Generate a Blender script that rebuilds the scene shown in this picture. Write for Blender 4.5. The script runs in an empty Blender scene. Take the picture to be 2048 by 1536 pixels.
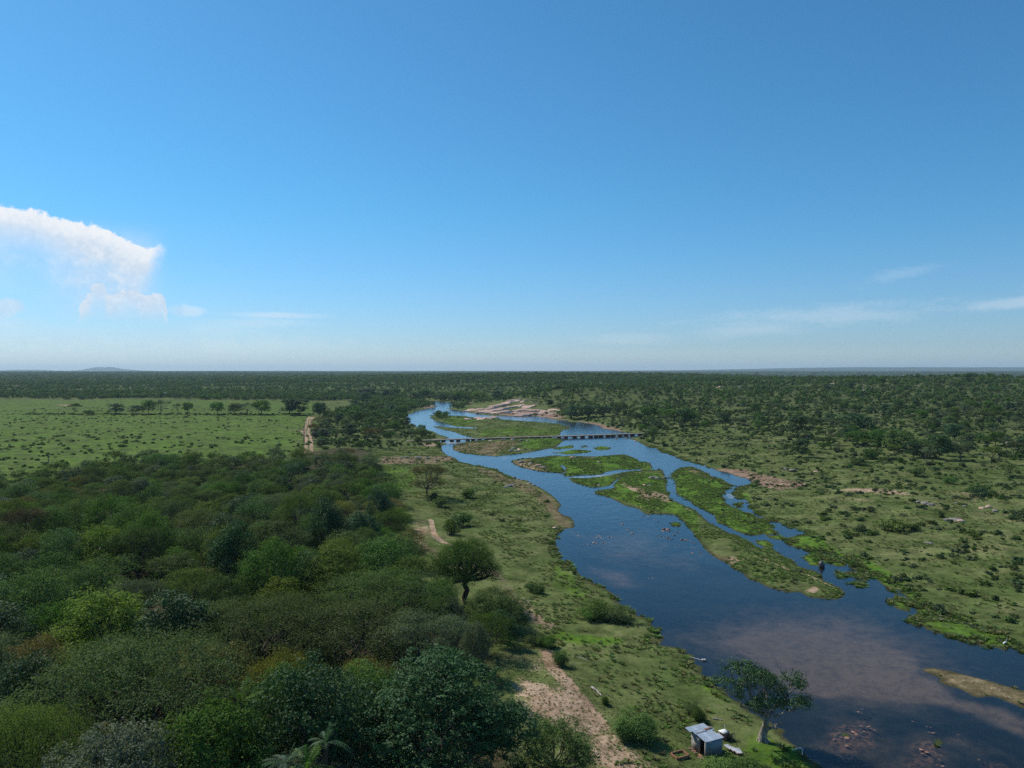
import bpy, math, random
import numpy as np
from mathutils import Vector, Matrix, Euler

SC = bpy.context.scene
COL = SC.collection
rs = np.random.RandomState(7)
R = random.Random(11)

# ------------------------------------------------------------------ camera, sky, sun, exposure
CAMZ, FPX = 45.0, 1500.0
PITCH = math.radians(-1.03)
cam_d = bpy.data.cameras.new("camera")
cam = bpy.data.objects.new("camera", cam_d)
COL.objects.link(cam)
cam_d.sensor_width = 36.0
cam_d.lens = FPX / 2048.0 * 36.0
cam_d.clip_start, cam_d.clip_end = 0.5, 90000.0
cam.location = (0, 0, CAMZ)
cam.rotation_euler = (math.radians(90) + PITCH, 0, 0)
SC.camera = cam

SUN_AZ, SUN_EL = math.radians(-52), math.radians(46)   # azimuth from +Y towards +X
sun_vec = Vector((math.sin(SUN_AZ) * math.cos(SUN_EL), math.cos(SUN_AZ) * math.cos(SUN_EL), math.sin(SUN_EL)))
sun_d = bpy.data.lights.new("sun", 'SUN')
sun_d.energy, sun_d.angle, sun_d.color = 4.6, math.radians(0.53), (1.0, 0.95, 0.87)
sun = bpy.data.objects.new("sun", sun_d)
COL.objects.link(sun)
sun.rotation_euler = sun_vec.to_track_quat('Z', 'Y').to_euler()

SC.view_settings.view_transform = 'Standard'
SC.view_settings.look = 'None'
SC.view_settings.exposure = 0.0
SC.view_settings.gamma = 1.0
SC.view_settings.use_curve_mapping = False
SC.cycles.volume_bounces = 0
SC.cycles.max_bounces = 6
SC.cycles.diffuse_bounces = 3
SC.cycles.glossy_bounces = 3
SC.cycles.transmission_bounces = 4
SC.cycles.transparent_max_bounces = 12
SC.cycles.use_denoising = False
SC.cycles.denoiser = 'OPENIMAGEDENOISE'
SC.cycles.denoising_input_passes = 'RGB_ALBEDO_NORMAL'
SC.cycles.sample_clamp_indirect = 4.0


class Tree:
    """tiny helper: python operators build Math nodes"""
    def __init__(s, nt):
        s.nt = nt
        nt.nodes.clear()

    def node(s, t, **kw):
        n = s.nt.nodes.new(t)
        for k, v in kw.items():
            setattr(n, k, v)
        return n

    def put(s, sock, v):
        if isinstance(v, E):
            v = v.s
        if isinstance(v, bpy.types.NodeSocket):
            s.nt.links.new(v, sock)
        elif isinstance(v, (tuple, list)):
            d = len(sock.default_value)
            sock.default_value = tuple(v)[:d] + (1.0,) * (d - len(v))
        else:
            sock.default_value = v

    def m(s, op, *a, clamp=False):
        n = s.node('ShaderNodeMath', operation=op, use_clamp=clamp)
        for i, v in enumerate(a):
            s.put(n.inputs[i], v)
        return E(s, n.outputs[0])

    def ss(s, v, a, b, lo=0.0, hi=1.0):
        n = s.node('ShaderNodeMapRange', interpolation_type='SMOOTHSTEP')
        for i, q in enumerate((v, a, b, lo, hi)):
            s.put(n.inputs[i], q)
        return E(s, n.outputs[0])

    def lin(s, v, a, b, lo=0.0, hi=1.0):
        n = s.node('ShaderNodeMapRange')
        for i, q in enumerate((v, a, b, lo, hi)):
            s.put(n.inputs[i], q)
        return E(s, n.outputs[0])

    def noise(s, vec, scale, detail=4.0, rough=0.55, dist=0.0, dims='3D', col=False):
        n = s.node('ShaderNodeTexNoise', noise_dimensions=dims)
        if vec is not None:
            s.put(n.inputs['Vector'], vec)
        n.inputs['Scale'].default_value = scale
        n.inputs['Detail'].default_value = detail
        n.inputs['Roughness'].default_value = rough
        n.inputs['Distortion'].default_value = dist
        return n.outputs['Color'] if col else E(s, n.outputs[0])

    def mix(s, f, a, b, blend='MIX'):
        n = s.node('ShaderNodeMix', data_type='RGBA', blend_type=blend)
        s.put(n.inputs[0], f)
        s.put(n.inputs[6], a)
        s.put(n.inputs[7], b)
        return n.outputs[2]

    def attr(s, name, typ='GEOMETRY'):
        n = s.node('ShaderNodeAttribute', attribute_name=name, attribute_type=typ)
        return E(s, n.outputs['Fac'])

    def vmul(s, vec, k):
        n = s.node('ShaderNodeVectorMath', operation='MULTIPLY')
        s.put(n.inputs[0], vec)
        n.inputs[1].default_value = k
        return n.outputs[0]


class E:
    def __init__(s, t, sock):
        s.t, s.s = t, sock
    def __add__(a, b): return a.t.m('ADD', a, b)
    __radd__ = __add__
    def __mul__(a, b): return a.t.m('MULTIPLY', a, b)
    __rmul__ = __mul__
    def __sub__(a, b): return a.t.m('SUBTRACT', a, b)
    def __rsub__(a, b): return a.t.m('SUBTRACT', b, a)
    def __truediv__(a, b): return a.t.m('DIVIDE', a, b)
    def __pow__(a, b): return a.t.m('POWER', a, b)


def px_azel(px, py):
    u, v = (px - 1024) / FPX, (768 - py) / FPX
    y, z = math.cos(PITCH) - math.sin(PITCH) * v, math.sin(PITCH) + math.cos(PITCH) * v
    return math.degrees(math.atan2(u, y)), math.degrees(math.atan2(z, math.hypot(u, y)))


def build_world():
    w = bpy.data.worlds.new("World")
    SC.world = w
    w.use_nodes = True
    T = Tree(w.node_tree)
    sky = T.node('ShaderNodeTexSky', sky_type='NISHITA')
    sky.sun_disc = False
    sky.sun_elevation = SUN_EL
    sky.sun_rotation = SUN_AZ
    sky.altitude = 350.0
    sky.air_density, sky.dust_density, sky.ozone_density = 1.0, 0.35, 3.0
    tc = T.node('ShaderNodeTexCoord')
    sep = T.node('ShaderNodeSeparateXYZ')
    T.put(sep.inputs[0], tc.outputs['Generated'])
    X, Y, Z = [E(T, sep.outputs[i]) for i in range(3)]
    az = T.m('ARCTAN2', X, Y) * 57.29578
    el = T.m('ARCSINE', Z) * 57.29578
    g = T.node('ShaderNodeGamma')
    T.put(g.inputs[0], sky.outputs[0])
    g.inputs[1].default_value = 1.0
    col = T.mix(1.0, g.outputs[0], SKY_TINT, 'MULTIPLY')
    # a cleaner, deeper blue away from the horizon (polarised clear sky), pale moist air low down
    low = T.ss(el, -3.0, 14.0, 1.0, 0.0)
    col = T.mix(low, col, T.mix(1.0, col, SKY_LOW, 'MULTIPLY'))
    # clouds by direction
    vec = T.node('ShaderNodeCombineXYZ')
    T.put(vec.inputs[0], az * 1.0)
    T.put(vec.inputs[1], el * 1.0)
    v = vec.outputs[0]
    n1 = T.noise(v, 0.75, 8, 0.62, 0.25) - 0.5
    n2 = T.noise(v, 2.6, 6, 0.6, 0.15) - 0.5
    puff = n1 * 1.25 + n2 * 0.4
    strv = T.vmul(v, (0.22, 1.3, 1))
    n3 = T.noise(strv, 1.2, 7, 0.6, 0.4) - 0.5
    # anvil cloud: a top edge that falls to the right, body fading below it
    fc = T.node('ShaderNodeFloatCurve')
    a0, a1, e1 = -46.0, -22.0, 14.0
    pts = [(-46, 12.2), (-40, 11.8)] + [px_azel(*p) for p in ((0, 404), (70, 418), (130, 436), (200, 452), (250, 474), (280, 489), (300, 493), (311, 488), (323, 486), (336, 492), (348, 506), (358, 530), (364, 590))]
    pts.append((-22, 2.0))
    cm = fc.mapping.curves[0]
    while len(cm.points) < len(pts):
        cm.points.new(0.5, 0.5)
    for p, (a, e) in zip(cm.points, pts):
        p.location = ((a - a0) / (a1 - a0), e / e1)
        p.handle_type = 'AUTO_CLAMPED'
    fc.mapping.update()
    T.put(fc.inputs['Value'], T.lin(az, a0, a1))
    top = E(T, fc.outputs[0]) * e1
    d = top - el + n1 * 1.1 + n2 * 0.6 + (T.noise(v, 6.5, 4, .6) - 0.5) * 0.12
    edge = T.ss(d, 0.0, 0.28)
    body = T.ss(d + n1 * 1.2, 0.4, 3.0, 1.0, 0.0) * 0.60 + T.ss(d, 1.0, 7.5, 0.46, 0.0) * (1.0 + n1 * 1.6)
    body = body * T.ss(az - (el - 9.5) * .28 + n1 * 1.5 + n2 * .7 + T.ss(el, 9.8, 8.4) * .7, -23.5, -24.9) * T.ss(az, -48, -42)
    alpha = edge * T.m('MINIMUM', body, 1.0)
    lx = T.ss(d, 0.0, 1.8, 1.0, 0.74) + n1 * .55 + n2 * 0.5
    bright = lx
    coln = T.ss(az + n1 * 2.0, -32.0, -29.3) * T.ss(az + n1 * 1.6 + n2 * .6, -24.2, -26.6) * T.ss(el, 10.2, 8.0) * T.ss(el + n1 * 1.5, 2.8, 6.0) * (0.30 + n1 * .5)
    fd = T.node('ShaderNodeFloatCurve')
    pt2 = [(-46, .2), (-31.2, .2)] + [px_azel(*p) for p in ((156, 648), (161, 606), (180, 578), (186, 560), (206, 559), (216, 584), (240, 577), (262, 572), (292, 586), (318, 582), (332, 604))] + [(-24.2, .2), (-22, .2)]
    cm = fd.mapping.curves[0]
    while len(cm.points) < len(pt2):
        cm.points.new(0.5, 0.5)
    for p, (a, e) in zip(cm.points, pt2):
        p.location = ((a - a0) / (a1 - a0), e / e1)
        p.handle_type = 'AUTO_CLAMPED'
    fd.mapping.update()
    T.put(fd.inputs['Value'], T.lin(az + n2 * .5, a0, a1))
    d2 = E(T, fd.outputs[0]) * e1 - el + n1 * .5 + n2 * .45
    low2 = T.ss(d2, 0.0, .3) * T.ss(d2 + n1 * .8, .2, 3.0, .95, 0.0) * T.ss(el, 2.8, 4.0)

    def blob(px, py, rx, ry, amp, nz, soft=0.5, streak=False, tilt=0.0):
        a, e = px_azel(px, py)
        ra, re = rx / FPX * 57.3, ry / FPX * 57.3
        dx = (az - a) / ra
        dy = (el - e - (az - a) * tilt) / re
        q = T.m('SQRT', dx * dx + dy * dy) + ((n3 * 1.3 + n2 * .7) if streak else puff * 1.3) * nz
        return T.ss(q, 1.0 + soft * .3, 1.0 - soft, 0.0, amp)

    blobs = [blob(40, 700, 620, 46, .34, .7, .95), blob(1100, 722, 1500, 24, .20, .4, .95), blob(240, 622, 80, 16, .3, 1.2, .6),
             blob(375, 622, 46, 11, .38, 1.0, .6), blob(15, 612, 24, 15, .6, 1.0, .4), blob(-8, 622, 40, 20, .5, 1.0, .4),
             blob(12, 648, 55, 22, .25, 1.2, .7),
             blob(550, 630, 108, 7, .34, 0.9, .8, True), blob(520, 646, 90, 12, .20, 1.4, .8, True), blob(430, 660, 120, 22, .14, 1.2, .9),
             blob(1640, 632, 230, 22, .20, 1.7, 1.0, True, 0.04), blob(1500, 660, 130, 14, .18, 1.5, 1.0, True, 0.05),
             blob(1800, 550, 75, 13, .12, 1.6, 1.0, True, 0.15), blob(2040, 604, 80, 11, .26, 1.3, .9, True, 0.08),
             blob(1240, 678, 110, 15, .13, 1.6, 1.0, True, .03), blob(1000, 690, 200, 12, .07, 1.6, 1.0, True),
             blob(2290, 560, 160, 20, .2, 1.5, 1.0, True, .05), blob(-330, 640, 200, 60, .5, 1.4, .6)]
    sm = blobs[0]
    for b in blobs[1:]:
        sm = T.m('MAXIMUM', sm, b)
    total = T.m('MAXIMUM', T.m('MAXIMUM', T.m('ADD', alpha, coln, clamp=True), low2), sm)
    total = total * T.ss(el, -0.2, 2.0)
    n = T.node('ShaderNodeMix', data_type='FLOAT')
    cl = T.mix(T.m('MULTIPLY', T.ss(bright, 0.6, 1.05), 1.0, clamp=True), CLOUD_LO, CLOUD_HI)
    w.node_tree.nodes.remove(n)
    bg = T.node('ShaderNodeBackground')
    out = T.node('ShaderNodeOutputWorld')
    T.put(bg.inputs[0], T.mix(total, col, cl))
    bg.inputs[1].default_value = SKY_STRENGTH
    T.put(out.inputs[0], bg.outputs[0])


SKY_STRENGTH = 0.10
SKY_TINT = (0.44, 1.0, 1.22)
SKY_LOW = (1.60, .84, .93)
CLOUD_HI = (9.0, 9.3, 9.7)
CLOUD_LO = (6.0, 7.3, 8.8)
build_world()

# ------------------------------------------------------------------ picture <-> place helpers
def tag(o, label=None, cat=None, group=None, kind=None):
    if label: o['label'] = label
    if cat: o['category'] = cat
    if group: o['group'] = group
    if kind: o['kind'] = kind
    return o


def rays(p):
    p = np.asarray(p, float).reshape(-1, 2)
    u, v = (p[:, 0] - 1024) / FPX, (768 - p[:, 1]) / FPX
    y, z = math.cos(PITCH) - math.sin(PITCH) * v, math.sin(PITCH) + math.cos(PITCH) * v
    return u / y, z / y          # x and z per metre of depth


def plane(p, z=0.0):
    rx, rz = rays(p)
    d = (z - CAMZ) / np.minimum(rz, -1e-4)
    return np.stack([rx * d, d], 1)


def project(x, y, z):
    zz = z - CAMZ
    c, s = math.cos(PITCH), math.sin(PITCH)
    yc, zc = y * c + zz * s, -y * s + zz * c
    return 1024 + FPX * x / yc, 768 - FPX * zc / yc


# river outline and islands, traced where the water meets the ground
Z2 = lambda *q: [(700 + a / 2.926, 720 + b / 2.926) for a, b in q]
Z3 = lambda *q: [(1348 + a / 2.926, 720 + b / 2.926) for a, b in q]
Z6 = lambda *q: [(1100 + a / 3.413, 1086 + b / 3.413) for a, b in q]
Z7 = lambda *q: [(1448 + a / 3.413, 1086 + b / 3.413) for a, b in q]
Z5 = lambda *q: [(600 + a / 3.413, 1086 + b / 3.413) for a, b in q]
ZA = lambda *q: [(1120 + a / 3.413, 880 + b / 3.413) for a, b in q]
Z1 = lambda *q: [(a / 2.926, 700 + b / 2.926) for a, b in q]

RIVER = ([(1900, 2600), (1700, 1640), (1650, 1545), (1612, 1508), (1580, 1482)] +
         Z6((1520, 1230), (1420, 1180), (1330, 1110), (1280, 1080), (1180, 1000), (1020, 865), (990, 780), (930, 745), (860, 715), (750, 690), (770, 650), (740, 600), (690, 560), (640, 520), (560, 480), (500, 440),
            (450, 400), (440, 350), (380, 310), (330, 290), (240, 240), (200, 200), (150, 170), (100, 120), (60, 80)) +
         Z2((1205, 1060), (1225, 1010), (1270, 985), (1305, 975), (1300, 950), (1270, 915), (1225, 880), (1250, 850), (1225, 825), (1190, 800), (1150, 770), (1080, 730),
            (1040, 705), (980, 700), (940, 675), (900, 665), (850, 640), (800, 630), (700, 610), (645, 603), (620, 575), (570, 555), (545, 530), (540, 505),
            (575, 490), (530, 480), (540, 470), (585, 455), (560, 445), (520, 435), (480, 415), (440, 410), (400, 400), (380, 385), (335, 368), (328, 350), (335, 330), (350, 315),
            (380, 300), (450, 285), (520, 272), (480, 262), (330, 250), (280, 240), (330, 236), (470, 238), (600, 245), (660, 254), (640, 272), (560, 282), (600, 292), (680, 300), (690, 308), (760, 318),
            (830, 325), (900, 325), (1000, 332), (1060, 328), (1150, 337), (1200, 350), (1250, 352), (1300, 362), (1400, 372), (1460, 387), (1475, 402), (1570, 415),
            (1660, 428), (1720, 435), (1700, 450), (1640, 458), (1690, 478), (1720, 490), (1800, 520), (1840, 545), (1880, 560), (1960, 590), (2030, 603)) +
         Z3((100, 598), (160, 610), (200, 628), (250, 650), (300, 660), (400, 688), (462, 705), (440, 730), (380, 752), (345, 782), (370, 805), (430, 822), (445, 850), (465, 880),
            (510, 905), (560, 935), (600, 950), (660, 968), (700, 990), (780, 1015), (700, 1030), (640, 1042), (650, 1070), (700, 1100), (750, 1112), (900, 1130), (1000, 1155)) +
         Z7((860, 115), (850, 150), (880, 180), (920, 190), (980, 210), (1020, 240), (1050, 275), (1100, 300), (1150, 310), (1165, 345), (1160, 370), (1115, 400), (1160, 425),
            (1165, 445), (1230, 465), (1300, 470), (1300, 490), (1245, 515), (1260, 545), (1300, 562), (1400, 595), (1500, 622), (1600, 645), (1700, 682), (1800, 710), (1900, 727), (1960, 725), (1985, 708), (2048, 737)) +
         [(2120, 1322), (2300, 1400), (2600, 1500), (2900, 1800), (2900, 2600)])
ISLANDS = {
    'far': Z2((470, 325), (530, 320), (600, 327), (680, 330), (760, 345), (870, 340), (900, 350), (1000, 357), (1150, 367), (1230, 375), (1275, 387), (1270, 405), (1248, 415), (1240, 440), (1150, 447),
              (1000, 452), (750, 460), (690, 450), (640, 432), (600, 420), (540, 408), (500, 397), (482, 388), (560, 393), (700, 402), (790, 400), (700, 393), (610, 388), (560, 372), (500, 355), (468, 340)),
    'ford': Z2((630, 492), (690, 478), (760, 470), (880, 460), (1000, 458), (1130, 455), (1240, 458), (1258, 478), (1220, 505), (1180, 515), (1100, 530), (1030, 545), (950, 555), (850, 564), (740, 555), (650, 545), (600, 525), (600, 505)),
    'middle': Z2((940, 590), (1000, 578), (1100, 572), (1200, 560), (1300, 562), (1400, 566), (1500, 560), (1600, 555), (1680, 580), (1690, 596), (1740, 602), (1760, 628), (1700, 636), (1650, 640), (1580, 640), (1500, 655), (1460, 672),
                 (1400, 672), (1320, 676), (1250, 682), (1225, 662), (1160, 655), (1100, 650), (1050, 640), (1000, 628), (950, 612)),
    'reedy': ZA((735, 262), (760, 220), (820, 188), (900, 186), (1000, 228), (1100, 268), (1185, 318), (1132, 350), (1108, 392), (1165, 450), (1250, 490), (1380, 550), (1455, 602), (1400, 630), (1335, 650), (1270, 645),
               (1150, 600), (1060, 556), (1052, 520), (1000, 488), (945, 458), (880, 424), (800, 388), (774, 345), (772, 318), (775, 290), (762, 270)),
    'long': ZA((70, 262), (200, 262), (330, 240), (480, 215), (620, 205), (700, 205), (728, 262), (738, 300), (752, 345), (768, 400), (850, 444), (925, 480), (968, 520), (1040, 572), (1150, 628), (1245, 670), (1305, 700), (1330, 730), (1400, 750)) +
            Z6((1480, 20), (1560, 65), (1640, 110), (1700, 150), (1780, 185), (1850, 215), (1865, 255), (1960, 300), (2005, 350), (1940, 385), (1860, 380), (1750, 365), (1690, 340), (1620, 340), (1530, 312), (1440, 268),
               (1350, 245), (1310, 195), (1240, 170), (1190, 135), (1100, 90), (1060, 50)) +
            Z2((2050, 1070), (2010, 1020), (1960, 960), (1910, 915), (1850, 905), (1750, 900), (1690, 872), (1620, 850), (1560, 825), (1500, 800), (1425, 782), (1440, 765), (1500, 758), (1545, 750), (1530, 735), (1470, 745), (1400, 745), (1330, 725)),
    'sandbar': [(1846, 1338), (1868, 1337), (1887, 1341), (1917, 1346), (1961, 1357), (2005, 1370), (2048, 1382), (2200, 1430), (2330, 1500), (2200, 1480), (2048, 1414), (2019, 1405), (1990, 1395), (1961, 1396), (1931, 1385), (1902, 1372), (1869, 1355)],
    'p1': Z7((520, 90), (580, 75), (650, 80), (655, 120), (640, 155), (590, 150), (545, 120)),
    'p2': Z7((670, 92), (720, 85), (790, 105), (825, 130), (820, 155), (760, 155), (700, 125)),
    'p3': Z7((775, 210), (805, 200), (835, 210), (825, 232), (790, 232)),
    'p4': Z7((840, 195), (880, 190), (890, 205), (950, 215), (985, 255), (975, 265), (900, 235), (850, 215)),
    'p5': Z7((875, 280), (920, 270), (965, 285), (950, 298), (900, 295)),
    'p6': Z3((515, 1005), (560, 988), (605, 1000), (590, 1015), (545, 1020)),
    'p7': Z3((560, 1030), (610, 1025), (660, 1045), (640, 1058), (590, 1050)),
    'p8': Z3((480, 1060), (530, 1058), (585, 1085), (560, 1092), (500, 1080)),
    'p9': Z2((1855, 955), (1900, 942), (1950, 960), (1940, 978), (1880, 975)),
    'p10': Z2((1180, 545), (1260, 532), (1340, 525), (1430, 532), (1380, 545), (1260, 552)),
    'p11': Z2((1415, 515), (1470, 503), (1530, 512), (1520, 525), (1450, 528)),
    'p12': Z2((1180, 518), (1230, 505), (1300, 500), (1290, 515), (1220, 525)),
    'p13': Z3((360, 845), (395, 838), (400, 852), (375, 858)),
    'p14': Z2((1690, 625), (1740, 618), (1765, 635), (1710, 642)),
    'p15': Z2((1340, 505), (1390, 498), (1395, 510), (1355, 516)),
    'p16': Z7((790, 1315), (800, 1290), (830, 1300), (840, 1320)),
    'p17': Z7((1425, 1345), (1470, 1340), (1492, 1365), (1455, 1390), (1425, 1375)),
}
RW = plane(RIVER)
IW = {k: plane(v) for k, v in ISLANDS.items()}


# narrow threads of water, doubled back on themselves to close them
THREADS = [plane(q + q[-2:0:-1]) for q in (Z2((1640, 640), (1590, 680), (1560, 705), (1530, 735), (1548, 750)), Z7((1240, 512), (1350, 505), (1450, 507), (1600, 540), (1720, 565), (1800, 592)),
           Z2((1240, 615), (1262, 640), (1250, 665)), ZA((700, 190), (740, 235), (735, 290), (748, 360)), ZA((780, 370), (840, 400), (900, 440), (960, 490)), Z7((1180, 330), (1260, 400), (1300, 440), (1290, 480)))]
THREADW = [.45, .45, .4, .6, .8, .6]


def seg_dist(P, rings, chunk=20000):
    A = np.concatenate([r for r in rings])
    B = np.concatenate([np.roll(r, -1, 0) for r in rings])
    D = B - A
    L2 = (D ** 2).sum(1) + 1e-9
    out = np.empty(len(P))
    ins = np.zeros(len(P), bool)
    A, D, B, L2 = (q.astype(np.float32) for q in (A, D, B, L2))
    P = P.astype(np.float32)
    for i in range(0, len(P), chunk):
        p = P[i:i + chunk]
        dx = p[:, 0:1] - A[:, 0]
        dy = p[:, 1:2] - A[:, 1]
        t = np.clip((dx * D[:, 0] + dy * D[:, 1]) / L2, 0, 1)
        q = (dx - t * D[:, 0]) ** 2 + (dy - t * D[:, 1]) ** 2
        out[i:i + chunk] = np.sqrt(q.min(1))
        c = (A[:, 1] > p[:, 1:2]) != (B[:, 1] > p[:, 1:2])
        xi = A[:, 0] + (p[:, 1:2] - A[:, 1]) * D[:, 0] / np.where(D[:, 1] == 0, 1e-9, D[:, 1])
        ins[i:i + chunk] = (np.sum(c & (p[:, 0:1] < xi), 1) % 2) == 1
    return out, ins


def inside(P, ring):
    return seg_dist(P, [ring])[1]


def sd_water(P):
    """signed distance to the shore: land +, water -"""
    P = np.asarray(P, float).reshape(-1, 2)
    out = np.full(len(P), 400.0)
    m = (P[:, 1] > 15) & (P[:, 1] < 1500) & (P[:, 0] > -420) & (P[:, 0] < 420)
    if m.any():
        d, i = seg_dist(P[m], [RW] + list(IW.values()))
        q = P[m]
        o = np.where(i, -d, d)
        fz = np.clip(q[:, 1] / 220.0, .6, 3.0)
        rag = (wav(q[:, 0] / fz, q[:, 1] / fz, 9, 1) * .55 + wav(q[:, 0] / fz, q[:, 1] / fz, 3.6, 2) * .35) * fz
        o = o + rag * np.clip(1.6 - np.abs(o) / (4 * fz), 0, 1)
        for ln, w_ in zip(THREADS, THREADW):
            t, _ = seg_dist(q, [ln], 20000)
            o = np.minimum(o, t - w_ + rag * .3)
        out[m] = o
    return out


_w = np.random.RandomState(3)
_K = [(_w.uniform(0, 2 * math.pi, 7), _w.uniform(.7, 1.4, 7), _w.uniform(0, 6.28, 7)) for _ in range(8)]


def wav(x, y, lam, k=0):
    th, f, ph = _K[k]
    s = 0
    for a, b, c in zip(th, f, ph):
        s = s + np.sin((x * math.cos(a) + y * math.sin(a)) * b * 2 * math.pi / lam + c)
    return s / 3.0


def sstep(a, b, v):
    t = np.clip((v - a) / (b - a), 0, 1)
    return t * t * (3 - 2 * t)


LOWI = [k for k in IW if k.startswith('p')]


def height(x, y, ds=None):
    x = np.asarray(x, float); y = np.asarray(y, float)
    if ds is None:
        ds = sd_water(np.stack([x, y], 1))
    d = np.hypot(x, y)
    land = 0.75 * (1 - np.exp(-np.maximum(ds, 0) / 5.0))
    P = np.stack([x, y], 1)
    left = x < (y * 0.05)
    plain = 2.6 * sstep(6, 60, ds) + 1.6 * sstep(60, 200, ds)
    far = 29 * (1 - np.exp(-np.maximum(d - 1100, 0) / 4200.0))
    hillB = 20.0 * np.exp(-((x - 150) / 620) ** 2 / 2 - ((y - 2250) / 620) ** 2 / 2)
    hillA = 24.0 * np.exp(-((x - 720) / 430) ** 2 / 2 - ((y - 1080) / 330) ** 2 / 2)
    hillC = 20.0 * np.exp(-((x - 45) / 62) ** 2 / 2 - ((y - 960) / 75) ** 2 / 2)
    hill = (hillA + hillB + hillC) * sstep(4, 260, ds) ** 0.7
    rel = wav(x, y, 60, 0) * 0.35 + wav(x, y, 17, 1) * 0.14 + wav(x, y, 5, 2) * 0.05
    big = wav(x, y, 900, 3) * 1.8 * sstep(900, 3000, d) + wav(x, y, 260, 4) * 1.3 * sstep(250, 1200, d)
    bigger = wav(x, y, 5200, 5) * 3.0 * sstep(3000, 8000, d)
    basin = -15.0 * sstep(1250, 2200, d) * sstep(500, 1300, x) * (1 - sstep(5000, 9000, d))
    range1 = 88.0 * np.exp(-((y - 17500) / 2600) ** 2) * sstep(1500, 9000, x) * (1 + 0.08 * wav(x, y, 6000, 6))
    koppie = 85 * np.exp(-((x + 10880) / 260) ** 2 / 2 - ((y - 20000) / 500) ** 2 / 2) + 40 * np.exp(-((x + 10580) / 480) ** 2 / 2 - ((y - 20000) / 500) ** 2 / 2) \
        + 36 * np.exp(-((x + 12900) / 420) ** 2 / 2 - ((y - 20000) / 500) ** 2 / 2)
    h = land + (plain + hill + far + basin) + rel * sstep(2, 30, ds) + big * sstep(20, 200, ds) + bigger + range1 + koppie
    # erosion bank along the left terrace
    h = np.where(ds < 0, -0.75 * (1 - np.exp(np.minimum(ds, 0) / 5.0)) - 0.7 * sstep(3, 14, -ds) - 0.004, np.maximum(h, 0.015))
    return h


def ground(px, py):
    """where the ray through a picture point meets the terrain"""
    rx, rz = rays([(px, py)])
    ds = np.geomspace(18, 6000, 420)
    zz = CAMZ + rz[0] * ds
    hh = height(rx[0] * ds, ds)
    k = np.argmax(zz < np.maximum(hh, 0))
    if k == 0:
        return Vector((rx[0] * 6000, 6000, 0))
    a, b = ds[k - 1], ds[k]
    fa, fb = zz[k - 1] - max(hh[k - 1], 0), zz[k] - max(hh[k], 0)
    d = a + (b - a) * fa / (fa - fb + 1e-9)
    x = rx[0] * d
    return Vector((x, d, max(0.0, float(height([x], [d])[0]))))


def grounds(poly):
    return np.array([list(ground(*p))[:2] for p in poly])


def hz(x, y):
    return float(height([x], [y])[0])

# ------------------------------------------------------------------ terrain sheet
def mesh_np(name, V, F, mats=(), smooth=False, mi=None):
    me = bpy.data.meshes.new(name)
    V = np.asarray(V, np.float32)
    F = np.asarray(F, np.int32)
    n = F.shape[1]
    me.vertices.add(len(V)); me.vertices.foreach_set('co', V.ravel())
    me.loops.add(F.size); me.loops.foreach_set('vertex_index', F.ravel())
    me.polygons.add(len(F)); me.polygons.foreach_set('loop_start', np.arange(0, F.size, n, dtype=np.int32))
    if smooth:
        me.polygons.foreach_set('use_smooth', np.ones(len(F), bool))
    for m in mats:
        me.materials.append(m)
    if mi is not None:
        me.polygons.foreach_set('material_index', np.asarray(mi, np.int32))
    me.update(calc_edges=True)
    return me


def vattr(me, name, vals):
    a = me.attributes.new(name, 'FLOAT', 'POINT')
    a.data.foreach_set('value', np.asarray(vals, np.float32))


def link(name, me, loc=(0, 0, 0), parent=None):
    o = bpy.data.objects.new(name, me)
    COL.objects.link(o)
    o.location = loc
    if parent: o.parent = parent
    return o


def soft_poly(P, ring, soft, out=None):
    v = np.zeros(len(P))
    lo, hi = ring.min(0) - soft, ring.max(0) + soft
    m = ((P >= lo) & (P <= hi)).all(1)
    if m.any():
        d, i = seg_dist(P[m], [ring])
        v[m] = sstep(-soft, soft, np.where(i, d, -d))
    return v


def soft_line(P, line, width, soft):
    """a strip along a polyline"""
    A, B = line[:-1], line[1:]
    lo, hi = line.min(0) - width - soft, line.max(0) + width + soft
    m = ((P >= lo) & (P <= hi)).all(1)
    v = np.zeros(len(P))
    if m.any():
        p = P[m]
        best = np.full(len(p), 1e9)
        for a, b in zip(A, B):
            d = b - a
            t = np.clip(((p - a) @ d) / (d @ d + 1e-9), 0, 1)
            best = np.minimum(best, np.hypot(*(p - a - t[:, None] * d).T))
        v[m] = 1 - sstep(width - soft, width + soft, best)
    return v


uf = np.linspace(-0.74, 0.74, 860)
az = np.arctan(uf)
azc = np.linspace(az[-1], 2 * math.pi + az[0], 60)[1:-1]
AZ = np.concatenate([az, azc])
dy = [2.6]
while dy[-1] < 60: dy.append(dy[-1] * 1.028)
while dy[-1] < 160: dy.append(dy[-1] + 1.3)
while dy[-1] < 400: dy.append(dy[-1] + 1.5)
while dy[-1] < 830: dy.append(dy[-1] + 2.2)
while dy[-1] < 3600: dy.append(dy[-1] * 1.03)
DD = CAMZ * FPX / np.array(dy)
DD = np.concatenate([DD[DD < 26500], [12.0, 4.0]])
na, nd = len(AZ), len(DD)
aa, dd = np.meshgrid(AZ, DD)
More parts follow.
